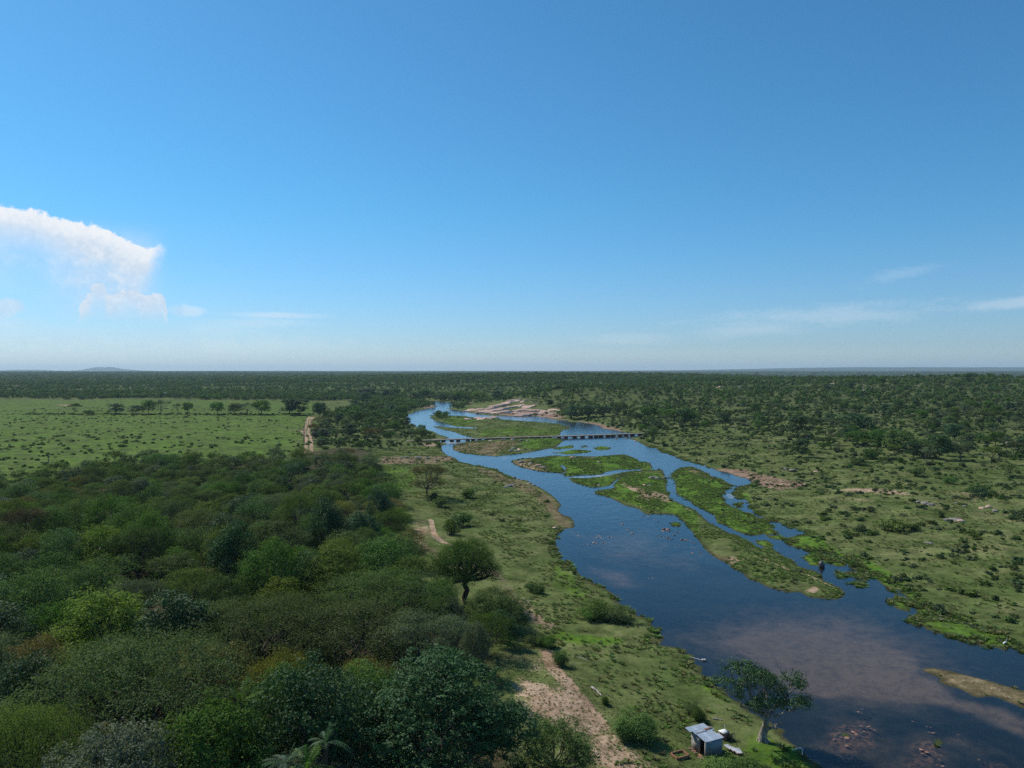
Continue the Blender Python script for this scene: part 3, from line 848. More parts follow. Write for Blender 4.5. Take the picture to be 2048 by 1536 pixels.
def make_tree(name, seed, H=10., Rr=5., trunk=.3, lobes=9, flat=.55, nclu=240, per=30, leaf=.22, asp=.6, csig=.42, mode='round', dome=.16, fall=.5,
              leafm='green', bark=BARK, stems=1, open_=0., tr=.22, low=.0, lobe_list=None, merged=False, sides=5, limb_show=1.0):
    rng = np.random.RandomState(seed)
    base = trunk * H
    Ls = []
    if lobe_list is not None:
        Ls = lobe_list
    elif mode == 'umbrella':
        for i in range(lobes):
            a = i * 2.4 + rng.uniform(-.4, .4); q = math.sqrt((i + .5) / lobes) * .78
            Ls.append((Rr * q * math.cos(a), Rr * q * math.sin(a), H * (.90 - dome * q * q) - rng.uniform(0, .12) * H, Rr * rng.uniform(.28, .42), Rr * rng.uniform(.28, .42), H * flat * rng.uniform(.10, .16)))
    else:
        for i in range(lobes):
            a = i * 2.4 + rng.uniform(-.5, .5); q = math.sqrt((i + .3) / lobes) * .78
            rz = (H - base) * .5 * flat * rng.uniform(.55, .8)
            top = H - rz - (H - base) * (fall * q * q) * rng.uniform(.5, 1.2)
            Ls.append((Rr * q * math.cos(a), Rr * q * math.sin(a), max(top, base + rz * (1 - low)), Rr * rng.uniform(.22, .42), Rr * rng.uniform(.22, .42), rz * rng.uniform(.75, 1.1)))
            if q > .45 and low > 0:
                Ls.append((Rr * q * math.cos(a + .5), Rr * q * math.sin(a + .5), base + rz * rng.uniform(.4, 1.2), Rr * rng.uniform(.28, .42), Rr * rng.uniform(.28, .42), rz * .8))
    Ls = np.array(Ls)
    wts = (Ls[:, 3] * Ls[:, 4] + Ls[:, 3] * Ls[:, 5]); wts = wts / wts.sum()
    li = rng.choice(len(Ls), nclu, p=wts)
    d = rng.normal(size=(nclu, 3)); d[:, 2] = d[:, 2] * .8 + .25
    d /= np.linalg.norm(d, axis=1, keepdims=True)
    rr = 1 - np.abs(rng.normal(size=nclu)) * .16 - (rng.rand(nclu) < .25) * rng.uniform(.1, .5, nclu)
    CC = Ls[li, :3] + d * Ls[li, 3:6] * rr[:, None]
    CC[:, 2] = np.maximum(CC[:, 2], base * .8 if low == 0 else .15 * H * (1 - low))
    CN = d * .7 + np.array([0, 0, .45])
    if open_ > 0:
        keep = rng.rand(nclu) > open_ * (0.5 + 0.5 * np.sin(CC[:, 0] * 1.3 + seed) * np.sin(CC[:, 1] * 1.1))
        CC, CN, li = CC[keep], CN[keep], li[keep]
    n = len(CC)
    cs = csig * rng.uniform(.6, 1.4, n)
    off = rng.normal(size=(n, per, 3)) * cs[:, None, None] * np.array([1, 1, .62 if mode != 'umbrella' else .35])
    LC = (CC[:, None] + off).reshape(-1, 3)
    LN = (np.repeat(CN, per, 0) + off.reshape(-1, 3) / csig * .35 + rng.normal(size=(n * per, 3)) * .55)
    V = leaf_quads(LC, LN, leaf, asp, rng)
    F = np.arange(len(V)).reshape(-1, 4)
    ct = rng.uniform(.1, .9, n)
    tint = np.clip(np.repeat(ct, per) * .55 + rng.uniform(0, .55, n * per), 0, 1)
    tint = np.repeat(tint, 4)
    # trunk, limbs to the lobes, branches to the clusters
    paths = []
    r0 = tr * H / 10 * (1.0 if stems == 1 else .75)
    forks = []
    for s in range(stems):
        a = rng.uniform(0, 6.28)
        sx, sy = (0, 0) if stems == 1 else (.35 * math.cos(a), .35 * math.sin(a))
        fx, fy = (rng.normal(0, .03 * H), rng.normal(0, .03 * H)) if stems == 1 else (Rr * .25 * math.cos(a), Rr * .25 * math.sin(a))
        top = np.array([fx, fy, base * rng.uniform(.8, 1.0)])
        P = bend((sx, sy, -.5), top, rng, 7, .05)
        paths.append((P, np.linspace(1.25, .8, 7) * r0)); paths[-1][1][0] *= 1.35
        forks.append(top)
    forks = np.array(forks)
    for k, L in enumerate(Ls):
        f = forks[np.argmin(((forks - L[:3]) ** 2).sum(1))]
        tgt = L[:3] - np.array([0, 0, L[5] * .3])
        P = bend(f, tgt, rng, 6, .06, -.08)
        rl = r0 * .55 * limb_show * rng.uniform(.6, 1)
        paths.append((P, np.linspace(1, .35, 6) * rl))
        cl = np.where(li == k)[0]
        for c in cl[:max(3, int(len(cl) * .3 * min(1, 300 / nclu)))]:
            s = P[rng.randint(3, 6)]
            paths.append((bend(s, CC[c], rng, 4, .08), np.array([.35, .25, .17, .07]) * rl))
    TV, TF = tubes(paths, sides)
    if merged:
        VV = np.concatenate([V, TV]); FF = np.concatenate([F, TF + len(V)])
        me = mesh_np(name, VV, FF, (LM[leafm], bark), mi=np.concatenate([np.zeros(len(F)), np.ones(len(TF))]))
        vattr(me, 'tint', np.concatenate([tint, np.full(len(TV), .5)]))
        me['dims'] = (Rr * 2, H)
        return me
    cm = mesh_np(name + '_crown', V, F, (LM[leafm],))
    vattr(cm, 'tint', tint)
    tm = mesh_np(name + '_trunk', TV, TF, (bark,), smooth=True)
    vattr(tm, 'tint', np.full(len(TV), .5))
    # true extents of the crown for placing
    return dict(crown=cm, trunk=tm, w=float(np.percentile(np.abs(V[:, :2]), 98.5) * 2), h=float(V[:, 2].max()))


def bush_mesh(name, seed, leafm, n=900, leaf=.16, flat=.75, lobes=5, asp=.6):
    """unit bush, about 2 m across and 1.5 m tall"""
    rng = np.random.RandomState(seed)
    Ls = np.array([(rng.uniform(-.55, .55), rng.uniform(-.55, .55), rng.uniform(.25, .75) * flat, rng.uniform(.35, .6), rng.uniform(.35, .6), rng.uniform(.35, .6) * flat) for _ in range(lobes)])
    nc = n // 14
    li = rng.choice(lobes, nc)
    d = rng.normal(size=(nc, 3)); d[:, 2] = np.abs(d[:, 2]) * .9 - .15
    d /= np.linalg.norm(d, axis=1, keepdims=True)
    C = Ls[li, :3] + d * Ls[li, 3:6] * (1 - np.abs(rng.normal(size=nc)) * .2)[:, None]
    C[:, 2] = np.maximum(C[:, 2], .04)
    off = rng.normal(size=(nc, 14, 3)) * .11
    LC = (C[:, None] + off).reshape(-1, 3); LC[:, 2] = np.maximum(LC[:, 2], 0.0)
    LN = np.repeat(d, 14, 0) + np.array([0, 0, .35]) + rng.normal(size=(nc * 14, 3)) * .5
    V = leaf_quads(LC, LN, leaf, asp, rng); F = np.arange(len(V)).reshape(-1, 4)
    tint = np.repeat(np.clip(np.repeat(rng.uniform(0, 1, nc), 14) * .5 + rng.uniform(0, .5, nc * 14), 0, 1), 4)
    paths = [(bend((0, 0, -.1), C[i], rng, 3, .08), np.array([.04, .025, .01])) for i in range(0, nc, max(1, nc // 8))]
    TV, TF = tubes(paths, 3)
    me = mesh_np(name, np.concatenate([V, TV]), np.concatenate([F, TF + len(V)]), (LM[leafm], BARK), mi=np.concatenate([np.zeros(len(F)), np.ones(len(TF))]))
    vattr(me, 'tint', np.concatenate([tint, np.full(len(TV), .5)]))
    return me


def tuft_mesh(name, seed, leafm, n=26, h=.8, spread=.35, w=.05):
    rng = np.random.RandomState(seed)
    a = rng.uniform(0, 6.28, n); r0 = rng.uniform(0, .14, n); lean = rng.uniform(.2, 1, n) * spread; hh = h * rng.uniform(.5, 1, n)
    ca, sa = np.cos(a), np.sin(a)
    b = np.stack([ca * r0, sa * r0, np.full(n, -.03)], 1)
    t = np.stack([ca * (r0 + lean), sa * (r0 + lean), hh], 1)
    m = (b + t) / 2 + np.array([0, 0, .12]) * h
    s = np.stack([-sa, ca, np.zeros(n)], 1) * w
    V = np.stack([b - s, b + s, m + s, t, t, m - s], 1)
    V = np.stack([b, m + s, t, m - s], 1).reshape(-1, 3)
    me = mesh_np(name, V, np.arange(len(V)).reshape(-1, 4), (LM[leafm],))
    vattr(me, 'tint', np.repeat(rng.uniform(0, 1, n), 4))
    return me


def dead_mesh(name, seed, H=5., bark=None):
    rng = np.random.RandomState(seed)
    paths = []
    def grow(p, d, L, r, lev):
        q = p + d * L
        paths.append((bend(p, q, rng, 4, .09), np.linspace(r, r * .55, 4)))
        if lev < 4:
            for _ in range(rng.randint(2, 4)):
                nd = d + rng.normal(size=3) * .55 + np.array([0, 0, .1]); nd /= np.linalg.norm(nd)
                grow(q, nd, L * rng.uniform(.55, .8), r * .55, lev + 1)
    grow(np.array([0, 0, -.3]), np.array([.05, 0, 1.0]), H * .33, H * .028, 0)
    V, F = tubes(paths, 3)
    me = mesh_np(name, V, F, (bark or BARKP,), smooth=True)
    vattr(me, 'tint', np.full(len(V), .5))
    return me


# near / mid woodland kinds; sizes are true sizes, then scaled to fit
KIND = {}
def kind(key, **kw):
    KIND[key] = make_tree(key, **kw)

kind('mango', fall=1.05, seed=5, H=17, Rr=8, trunk=.16, lobes=22, flat=.75, nclu=3600, per=13, leaf=.31, asp=.42, csig=.20, leafm='teal', bark=BARK, low=.7, tr=.3)
kind('silver', fall=0.85, seed=6, H=14, Rr=5.6, trunk=.2, lobes=16, flat=.7, nclu=1900, per=14, leaf=.25, asp=.40, csig=.24, leafm='silver', bark=BARK, low=.5)
kind('lush', fall=0.9, seed=7, H=14, Rr=6, trunk=.2, lobes=15, flat=.75, nclu=1500, per=15, leaf=.30, asp=.45, csig=.30, leafm='green', low=.5)
kind('tealround', fall=0.9, seed=8, H=14, Rr=6, trunk=.2, lobes=14, flat=.8, nclu=1300, per=14, leaf=.30, asp=.5, csig=.30, leafm='dark', low=.6)
kind('feather', fall=0.62, seed=9, H=14, Rr=9, trunk=.3, lobes=30, flat=.5, nclu=2000, per=22, leaf=.23, asp=.36, csig=.38, open_=.3, leafm='olive', low=.35, bark=BARKD)
kind('feathergrey', fall=0.65, seed=10, H=11, Rr=5.5, trunk=.3, lobes=18, flat=.5, nclu=620, per=24, leaf=.24, asp=.34, csig=.42, leafm='grey', low=.3)
kind('featherolive', fall=0.65, seed=11, H=11, Rr=5.5, trunk=.28, lobes=16, flat=.55, nclu=600, per=24, leaf=.24, asp=.36, csig=.42, leafm='olive', low=.3)
kind('roundgreen', fall=0.8, seed=12, H=11, Rr=5, trunk=.2, lobes=17, flat=.8, nclu=560, per=22, leaf=.26, asp=.5, csig=.38, leafm='green', low=.5)
kind('rounddark', fall=0.95, seed=13, H=11, Rr=4.8, trunk=.2, lobes=10, flat=.85, nclu=560, per=20, leaf=.28, asp=.55, csig=.36, leafm='dark', low=.6, bark=BARKD)
kind('lime', fall=0.85, seed=14, H=12, Rr=5.5, trunk=.22, lobes=13, flat=.7, nclu=800, per=16, leaf=.30, asp=.5, csig=.34, leafm='lime', low=.45)
kind('gold', fall=0.75, seed=15, H=11, Rr=5.5, trunk=.25, lobes=12, flat=.6, nclu=700, per=20, leaf=.24, asp=.36, csig=.40, leafm='gold', low=.35)
kind('rust', seed=16, H=10, Rr=4.8, trunk=.28, lobes=10, flat=.65, nclu=420, per=20, leaf=.26, asp=.4, csig=.36, leafm='rust', low=.2)
kind('acacia', fall=0.85, seed=17, H=13, Rr=6.4, trunk=.36, lobes=24, flat=.72, nclu=1500, per=24, leaf=.21, asp=.4, csig=.40, leafm='green', bark=BARKD, tr=.36, stems=1, limb_show=1.0, open_=.1, low=.3)
kind('flatgrey', seed=18, H=9, Rr=5.2, trunk=.35, lobes=12, flat=1.0, nclu=380, per=26, leaf=.22, asp=.36, csig=.40, leafm='grey', mode='umbrella')
kind('openthorn', seed=19, H=9, Rr=4.6, trunk=.32, lobes=9, flat=.55, nclu=170, per=18, leaf=.30, asp=.45, csig=.36, leafm='olive', tr=.2, open_=.3)
# lighter versions for trees further away
kind('sav_round', seed=31, H=9, Rr=4.2, trunk=.2, lobes=9, flat=.8, nclu=150, per=14, leaf=.50, asp=.65, csig=.36, leafm='dark', low=.35, bark=BARKD, sides=4)
kind('sav_green', seed=32, H=9, Rr=4.4, trunk=.26, lobes=10, flat=.95, nclu=170, per=14, leaf=.48, asp=.62, csig=.38, leafm='green', low=.1, sides=4, bark=BARKD)
kind('sav_thorn', seed=33, H=9, Rr=4.6, trunk=.36, lobes=9, flat=.9, nclu=110, per=14, leaf=.46, asp=.55, csig=.38, leafm='olive', mode='umbrella', bark=BARKD, sides=4, limb_show=1.2)
kind('sav_grey', seed=34, H=9, Rr=4.4, trunk=.34, lobes=9, flat=.6, nclu=90, per=12, leaf=.42, asp=.5, csig=.42, leafm='grey', open_=.25, sides=4, limb_show=1.2)
kind('sav_rust', seed=35, H=9, Rr=4.4, trunk=.32, lobes=8, flat=.6, nclu=100, per=12, leaf=.44, asp=.5, csig=.42, leafm='rust', open_=.2, sides=4)
for k in ('sav_round', 'sav_green', 'sav_thorn', 'sav_grey', 'sav_rust'):
    KIND[k]['bark'] = True
BUSH = {c: [bush_mesh('bush_' + c, 50 + i * 7 + j, lm, n) for j in range(3)] for i, (c, lm, n) in enumerate((('green', 'bush', 900), ('olive', 'olive', 800), ('dark', 'dark', 900), ('grey', 'grey', 700), ('fresh', 'herb', 900)))}
SMALLB = {c: [bush_mesh('small_bush_' + c, 90 + i * 7 + j, lm, 170, .34, .7, 4, .7) for j in range(2)] for i, (c, lm) in enumerate((('green', 'bush'), ('olive', 'olive'), ('dark', 'dark'), ('grey', 'grey')))}
FINEB = [bush_mesh('fine_bush', 130 + j, lm, 7000, .085, .95, 9, .5) for j, lm in enumerate(('bush', 'herb', 'green'))]
TUFT = [tuft_mesh('tuft', 140, 'reed', 26, .6, .55), tuft_mesh('tuft', 141, 'bush', 22, .45, .7, .08), tuft_mesh('tuft', 142, 'herb', 20, .35, .7, .10), tuft_mesh('tuft', 143, 'reed', 26, .55, .6, .07)]
DEAD = [dead_mesh('dead_tree', 150 + j, 6.0) for j in range(3)]
FARC = [make_tree('far_tree', 160 + j, H=8, Rr=4.0, trunk=.22, lobes=5, flat=.85, nclu=26, per=5, leaf=1.5, asp=.75, csig=.5, leafm=lm, low=.4, merged=True, sides=3) for j, lm in enumerate(('green', 'bush', 'green', 'grey', 'olive', 'bush'))]


ALL_TREES = []
def put_tree(key, name, x, y, w, h, cat='tree', rz=None, lean=0.0, merged=False, z=None, jitter=True):
    K = KIND[key]
    sx = w / K['w']; sz = h / K['h']
    root = bpy.data.objects.new(name, None)
    COL.objects.link(root)
    root.empty_display_size = .5
    root.location = (x, y, hz(x, y) if z is None else z)
    root.rotation_euler = (lean, 0, rz if rz is not None else R.uniform(0, 6.28))
    root.scale = (sx, sx, sz)
    c = link('crown', K['crown'], parent=root)
    t = link('trunk', K['trunk'], parent=root)
    root['category'] = cat
    ALL_TREES.append((x, y, w))
    return root


def gn_scatter(name, meshes, P, scale, rot, idx, label, kind_='stuff', tilt=None):
    """one object: instances of a few meshes at measured points"""
    me = bpy.data.meshes.new(name)
    me.vertices.add(len(P))
    me.vertices.foreach_set('co', np.asarray(P, np.float32).ravel())
    for nm, v, ty in (('sc', scale, 'FLOAT_VECTOR'), ('rz', rot, 'FLOAT'), ('ix', idx, 'INT')):
        a = me.attributes.new(nm, ty, 'POINT')
        a.data.foreach_set('vector' if ty == 'FLOAT_VECTOR' else 'value', np.asarray(v, np.int32 if ty == 'INT' else np.float32).ravel())
    o = link(name, me)
    ng = bpy.data.node_groups.new(name, 'GeometryNodeTree')
    ng.interface.new_socket('Geometry', in_out='INPUT', socket_type='NodeSocketGeometry')
    ng.interface.new_socket('Geometry', in_out='OUTPUT', socket_type='NodeSocketGeometry')
    N, L = ng.nodes, ng.links
    gi, go = N.new('NodeGroupInput'), N.new('NodeGroupOutput')
    j = N.new('GeometryNodeJoinGeometry')
    for m_ in reversed(meshes):
        src = bpy.data.objects.new(m_.name + '_source', m_)
        oi = N.new('GeometryNodeObjectInfo'); oi.inputs['Object'].default_value = src
        g2 = N.new('GeometryNodeGeometryToInstance')
        L.new(oi.outputs['Geometry'], g2.inputs[0]); L.new(g2.outputs[0], j.inputs[0])
    ip = N.new('GeometryNodeInstanceOnPoints')
    L.new(gi.outputs[0], ip.inputs['Points']); L.new(j.outputs[0], ip.inputs['Instance'])
    ip.inputs['Pick Instance'].default_value = True
    def at(nm, ty):
        a = N.new('GeometryNodeInputNamedAttribute'); a.data_type = ty; a.inputs[0].default_value = nm
        return a.outputs[0]
    L.new(at('ix', 'INT'), ip.inputs['Instance Index'])
    cx = N.new('ShaderNodeCombineXYZ'); L.new(at('rz', 'FLOAT'), cx.inputs[2])
    L.new(cx.outputs[0], ip.inputs['Rotation'])
    L.new(at('sc', 'FLOAT_VECTOR'), ip.inputs['Scale'])
    L.new(ip.outputs[0], go.inputs[0])
    md = o.modifiers.new('scatter', 'NODES'); md.node_group = ng
    tag(o, kind=kind_, label=label)
    return o

# ------------------------------------------------------------------ labels that single things out
ORD = ('first second third fourth fifth sixth seventh eighth ninth tenth eleventh twelfth thirteenth fourteenth fifteenth sixteenth seventeenth eighteenth nineteenth twentieth '
       'twenty-first twenty-second twenty-third twenty-fourth twenty-fifth twenty-sixth twenty-seventh twenty-eighth twenty-ninth thirtieth').split()


def label_group(items, landmarks, group, cat):
    """items: (object, look words); each is told from its like by its order out from the landmark it stands nearest to"""
    b = {}
    for o, look in items:
        x, y = o.location.x, o.location.y
        dl = [(math.hypot(x - lx, y - ly), n) for n, lx, ly in landmarks]
        d, n = min(dl)
        b.setdefault((look, n), []).append((d, o))
    for (look, n), lst in b.items():
        lst.sort(key=lambda q: q[0])
        for k, (d, o) in enumerate(lst):
            t = f"{look} by {n}" if len(lst) == 1 else f"{look}, {ORD[min(k, 29)]} out from {n}"
            tag(o, t, cat, group)


def gxy(px, py):
    v = ground(px, py)
    return v.x, v.y


# ------------------------------------------------------------------ woodland, big trees first
def tree_at(key, px, top, wpx, d, label, name='woodland_tree', group=None, lean=0.0):
    x = (px - 1024) / FPX * d
    rx, rz = rays([(px, top)])
    g = hz(x, d)
    h = CAMZ + rz[0] * d - g
    o = put_tree(key, name, x, d, wpx / FPX * d, max(h, 2.0), lean=lean, z=g)
    tag(o, label, 'tree', group)
    return o


def tree_base(key, px, base, top, wpx, label=None, name='riverside_tree', group=None, k=1.0):
    g = ground(px, base)
    o = put_tree(key, name, g.x, g.y, wpx / FPX * g.y, (base - top) / FPX * g.y * k, z=g.z)
    if label: tag(o, label, 'tree', group)
    return o


big = [
    tree_at('mango', 868, 1292, 362, 74, 'huge dome-shaped tree with glossy blue-green leaves beside the trampled sandy clearing'),
    tree_at('silver', 212, 1436, 290, 58, 'rounded tree with pale silvery leaves beneath the dark feathery tree'),
    tree_at('lush', 415, 1386, 262, 63, 'bushy bright green tree standing next to the silvery tree'),
    tree_at('tealround', 612, 1306, 270, 70, 'broad blue-green tree between the leafy fan palm and the huge dome-shaped tree'),
    tree_at('feather', 270, 1268, 440, 76, 'very wide dark olive feathery tree above the silvery tree'),
    tree_at('rounddark', 338, 1166, 200, 98, 'compact dark round tree beside the lime-green leafy tree'),
    tree_at('lime', 205, 1166, 200, 100, 'lime-green leafy tree with stepped bright clumps'),
    tree_at('gold', 410, 1274, 215, 88, 'yellow-green feathery tree behind the wide dark olive one'),
    tree_at('lime', 560, 1150, 120, 118, 'small lime-green tree in the middle of the olive thicket'),
    tree_at('feather', 520, 1190, 330, 100, 'wide flat olive thorn tree behind the broad blue-green tree'),
    tree_at('featherolive', 700, 1200, 260, 100, 'olive green feathery tree uphill of the huge dome-shaped tree'),
    tree_at('feather', 760, 1140, 260, 118, 'spreading olive thorn tree growing next to the tall umbrella tree'),
    tree_at('roundgreen', 60, 1130, 140, 112, 'rounded mid-green tree behind the lime-green leafy tree'),
    tree_at('rust', 70, 1262, 160, 86, 'brownish olive tree beside the very wide feathery tree'),
    tree_at('tealround', 30, 1300, 170, 80, 'dark blue-green tree under the brownish olive tree'),
    tree_at('feather', 30, 1400, 260, 62, 'dark olive feathery tree with a wide low crown next to the silvery tree'),
    tree_at('rounddark', 470, 1030, 100, 140, 'dark domed tree standing proud of the middle thicket'),
    tree_at('silver', 905, 1228, 75, 108, 'small silvery shrub-like tree under the tall umbrella tree'),
    tree_at('silver', 948, 1240, 60, 104, 'pale silver-leaved sapling beside the small silvery tree'),
    tree_at('roundgreen', 1115, 1432, 150, 78, 'light green bushy tree at the edge of the sandy clearing'),
    tree_at('featherolive', 985, 1172, 95, 128, 'grey-olive bushy tree in the lee of the tall umbrella tree'),
    tree_at('roundgreen', 968, 1184, 84, 126, 'leafy mid-green tree tucked under the tall umbrella tree'),
    tree_at('roundgreen', 1022, 1188, 80, 124, 'green bushy tree by the eroded bank next to the umbrella tree'),
    tree_at('featherolive', 975, 1222, 100, 112, 'olive bushy tree overhanging the shaded gully'),
    tree_at('rounddark', 905, 1190, 60, 121, 'dark leafy tree against the trunk of the umbrella tree'),
    tree_at('rounddark', 1003, 1215, 70, 118, 'dark bushy tree on the lip of the shaded gully'),
    tree_at('roundgreen', 880, 1150, 70, 126, 'leafy tree filling the gap between the thicket and the umbrella tree'),
    tree_at('rounddark', 755, 965, 60, 190, 'dark round tree on the outer edge of the woodland beside the grassy bank'),
    tree_at('rounddark', 650, 985, 80, 165, 'dark broad tree behind the dark domed tree'),
]
acacia = tree_base('acacia', 930, 1207, 1066, 138, 'tall umbrella-crowned thorn tree with many rising limbs beside the eroded bank', name='umbrella_tree')
rusty = tree_base('rust', 856, 992, 922, 72, 'brown-tinged tree with an open crown alone on the grassy bank', name='riverside_tree')

# fill the rest of the thicket
WR = woodring
cand = []
rw = np.random.RandomState(21)
Q = np.stack([rw.uniform(-290, 60, 9000), rw.uniform(38, 320, 9000)], 1)
Q = Q[(np.abs(Q[:, 0]) < Q[:, 1] * .80 + 6)]
Q = Q[inside(Q, WR)]
Q = Q[soft_poly(Q, WR, .1) > .5]
acc_ = [(o.location.x, o.location.y, 0.80 * o.scale[0] * 1.0) for o in []]
taken = [(x, y, w) for x, y, w in ALL_TREES]
fill = []
for x, y in Q:
    edge = y > 185
    w = rw.uniform(7.0, 11.5) if not edge else rw.uniform(5.5, 9.5)
    tpx, tpy = project(x, y, hz(x, y) + w)
    if 845 < tpx < 1015 and tpy < 1200 and 60 < y < 150: continue
    if y < 125 and project(x + w * .62, y, hz(x, y) + w * .5)[0] > (975 if y > 88 else 1020): continue
    ok = True
    for (a, b, c) in taken:
        if (a - x) ** 2 + (b - y) ** 2 < (.385 * (w + c)) ** 2:
            ok = False; break
    if ok:
        taken.append((x, y, w)); fill.append((x, y, w))
fill.sort(key=lambda t: t[1])
LMK = [(n, o.location.x, o.location.y) for n, o in (('the huge dome tree', big[0]), ('the silvery tree', big[1]), ('the wide feathery tree', big[4]), ('the lime-green tree', big[6]),
       ('the tall umbrella tree', acacia), ('the dark domed tree', big[16]), ('the lone brown-tinged tree', rusty), ('the broad blue-green tree', big[3]))]
for n, q in (('the dirt track end', (617, 890)), ('the open pasture corner', (40, 940)), ('the pasture edge pole', (558, 912)), ('the low thatched hut', (642, 880))):
    g_ = gxy(*q); LMK.append((n, g_[0], g_[1]))
MIXK = ['feathergrey', 'featherolive', 'roundgreen', 'roundgreen', 'flatgrey', 'openthorn', 'featherolive', 'rounddark', 'roundgreen', 'gold', 'lime', 'rust', 'featherolive', 'roundgreen']
LOOK = {'feathergrey': 'grey-green feathery thorn tree', 'featherolive': 'olive feathery thorn tree', 'roundgreen': 'leafy mid-green tree', 'flatgrey': 'flat-topped grey-green tree', 'openthorn': 'sparse olive thorn tree',
        'rounddark': 'dense dark green tree', 'gold': 'yellowish green tree', 'lime': 'fresh lime-green tree', 'rust': 'brownish green tree',
        'sav_round': 'dense dark green tree', 'sav_green': 'mid-green spreading tree', 'sav_thorn': 'flat-crowned olive thorn tree', 'sav_grey': 'thin grey-green tree', 'sav_rust': 'thin brownish tree'}
items = []
rest = []
for i, (x, y, w) in enumerate(fill):
    u = (wav(np.array(x), np.array(y), 45, 3) * .5 + .5) * 7 + rw.uniform(0, 7)
    key = MIXK[int(u) % len(MIXK)]
    if key in ('lime', 'gold', 'rust') and rw.rand() < (.8 if key == 'rust' else .5): key = 'roundgreen'
    if y < 62: hgt_ = rw.uniform(9, 12)
    elif y < 185: hgt_ = w * rw.uniform(.85, 1.15) + 1.2
    else: hgt_ = w * rw.uniform(.75, .95) + .3
    if key in ('flatgrey', 'openthorn'): hgt_ *= .9
    hgt_ *= rw.choice([.8, .9, 1.0, 1.0, 1.1, 1.3])
    if len(items) < 268:
        o = put_tree(key, 'woodland_tree', x, y, w * 1.08, hgt_)
        sz = 'low' if hgt_ < 8.3 else ('tall' if hgt_ > 11.5 else 'medium-height')
        items.append((o, sz + ' ' + LOOK[key]))
    else:
        rest.append((x, y, w, hgt_))
label_group(items, LMK, 'trees of the dense riverside woodland', 'tree')
print('woodland', len(fill), 'rest', len(rest))
WMESH = [make_tree('woodland_edge_tree', 210 + j, H=9, Rr=4.4, trunk=.22, lobes=9, flat=.7, nclu=190, per=16, leaf=.36, asp=.5, csig=.40, leafm=lm, low=.4, merged=True, sides=3) for j, lm in enumerate(('olive', 'grey', 'green', 'dark', 'olive'))]
if rest:
    rr_ = np.array(rest)
    gn_scatter('woodland_edge', WMESH, np.stack([rr_[:, 0], rr_[:, 1], height(rr_[:, 0], rr_[:, 1])], 1), np.stack([rr_[:, 2] / 8.3, rr_[:, 2] / 8.3, rr_[:, 3] / 9], 1),
               rw.uniform(0, 6.28, len(rr_)), rw.randint(0, 5, len(rr_)), 'dense belt of mixed thorn trees along the pasture edge of the woodland')
# bare grey trees standing among the green crowns
it = []
for a_, b_ in ((290, 440), (380, 462), (480, 440), (1060, 295), (1660, 500), (1790, 655), (600, 385), (1840, 355), (1210, 800), (1500, 885), (900, 330), (150, 330), (1430, 610)):
    px_, py_ = a_ / 2.56, 880 + b_ / 2.56
    rx_, rz_ = rays([(px_, py_)])
    d_ = (CAMZ - 13.0) / -rz_[0]
    x_ = rx_[0] * d_
    o = link('dead_tree', DEAD[int(a_) % 3], (x_, d_, hz(x_, d_))); s_ = 1.75; o.scale = (s_ * 1.1, s_ * 1.1, s_); o.rotation_euler[2] = a_
    it.append((o, 'leafless grey tree poking out of the thicket'))
label_group(it, LMK, 'leafless trees in the woodland', 'tree')
# undergrowth between the trunks
U = np.stack([rw.uniform(-260, 60, 16000), rw.uniform(36, 310, 16000)], 1)
U = U[inside(U, WR)][:2600]
gn_scatter('woodland_undergrowth', [b for k in ('green', 'olive', 'dark', 'grey') for b in BUSH[k][:2]], np.stack([U[:, 0], U[:, 1], height(U[:, 0], U[:, 1])], 1),
           np.stack([rw.uniform(1, 2.1, len(U))] * 2 + [rw.uniform(.6, 1.5, len(U))], 1), rw.uniform(0, 6.28, len(U)), rw.randint(0, 8, len(U)), 'tangled green undergrowth filling the woodland floor')

# ------------------------------------------------------------------ trees beyond: read off the photograph by foot, top and width
def z3t(x, b, t, w): return (1348 + x / 2.926, 720 + b / 2.926, 720 + t / 2.926, w / 2.926)
def z2t(x, b, t, w): return (700 + x / 2.926, 720 + b / 2.926, 720 + t / 2.926, w / 2.926)
def z1t(x, b, t, w): return (x / 2.926, 700 + b / 2.926, 700 + t / 2.926, w / 2.926)
def zht(x, b, t, w): return (560 + x / 6.827, 760 + b / 6.827, 760 + t / 6.827, w / 6.827)
row = [('sav_thorn', z1t(437, 372, 308, 75)), ('sav_round', z1t(675, 375, 308, 100)), ('sav_round', z1t(795, 372, 322, 78)), ('sav_green', z1t(868, 372, 288, 85)), ('sav_grey', z1t(942, 375, 286, 100)), ('sav_grey', z1t(1040, 372, 308, 50)),
       ('sav_green', z1t(1098, 372, 302, 62)), ('sav_green', z1t(1270, 376, 300, 80)), ('sav_green', z1t(1375, 376, 308, 90)), ('sav_grey', z1t(1450, 378, 300, 85)), ('sav_green', z1t(1530, 378, 290, 110)),
       ('sav_round', z1t(1695, 378, 278, 115)), ('sav_round', z1t(1750, 380, 280, 125)), ('sav_round', z1t(1868, 392, 302, 85)), ('sav_grey', z1t(1910, 385, 330, 60)), ('sav_green', z1t(520, 382, 350, 70))]
it = [(tree_base(k, *p, name='pasture_tree'), ('small ' if p[3] < 25 else 'broad ') + LOOK[k]) for k, p in row]
label_group(it, [('the dirt track head', *gxy(626, 832)), ('the pasture hedge end', *gxy(60, 830))], 'trees standing in a line across the pasture', 'tree')
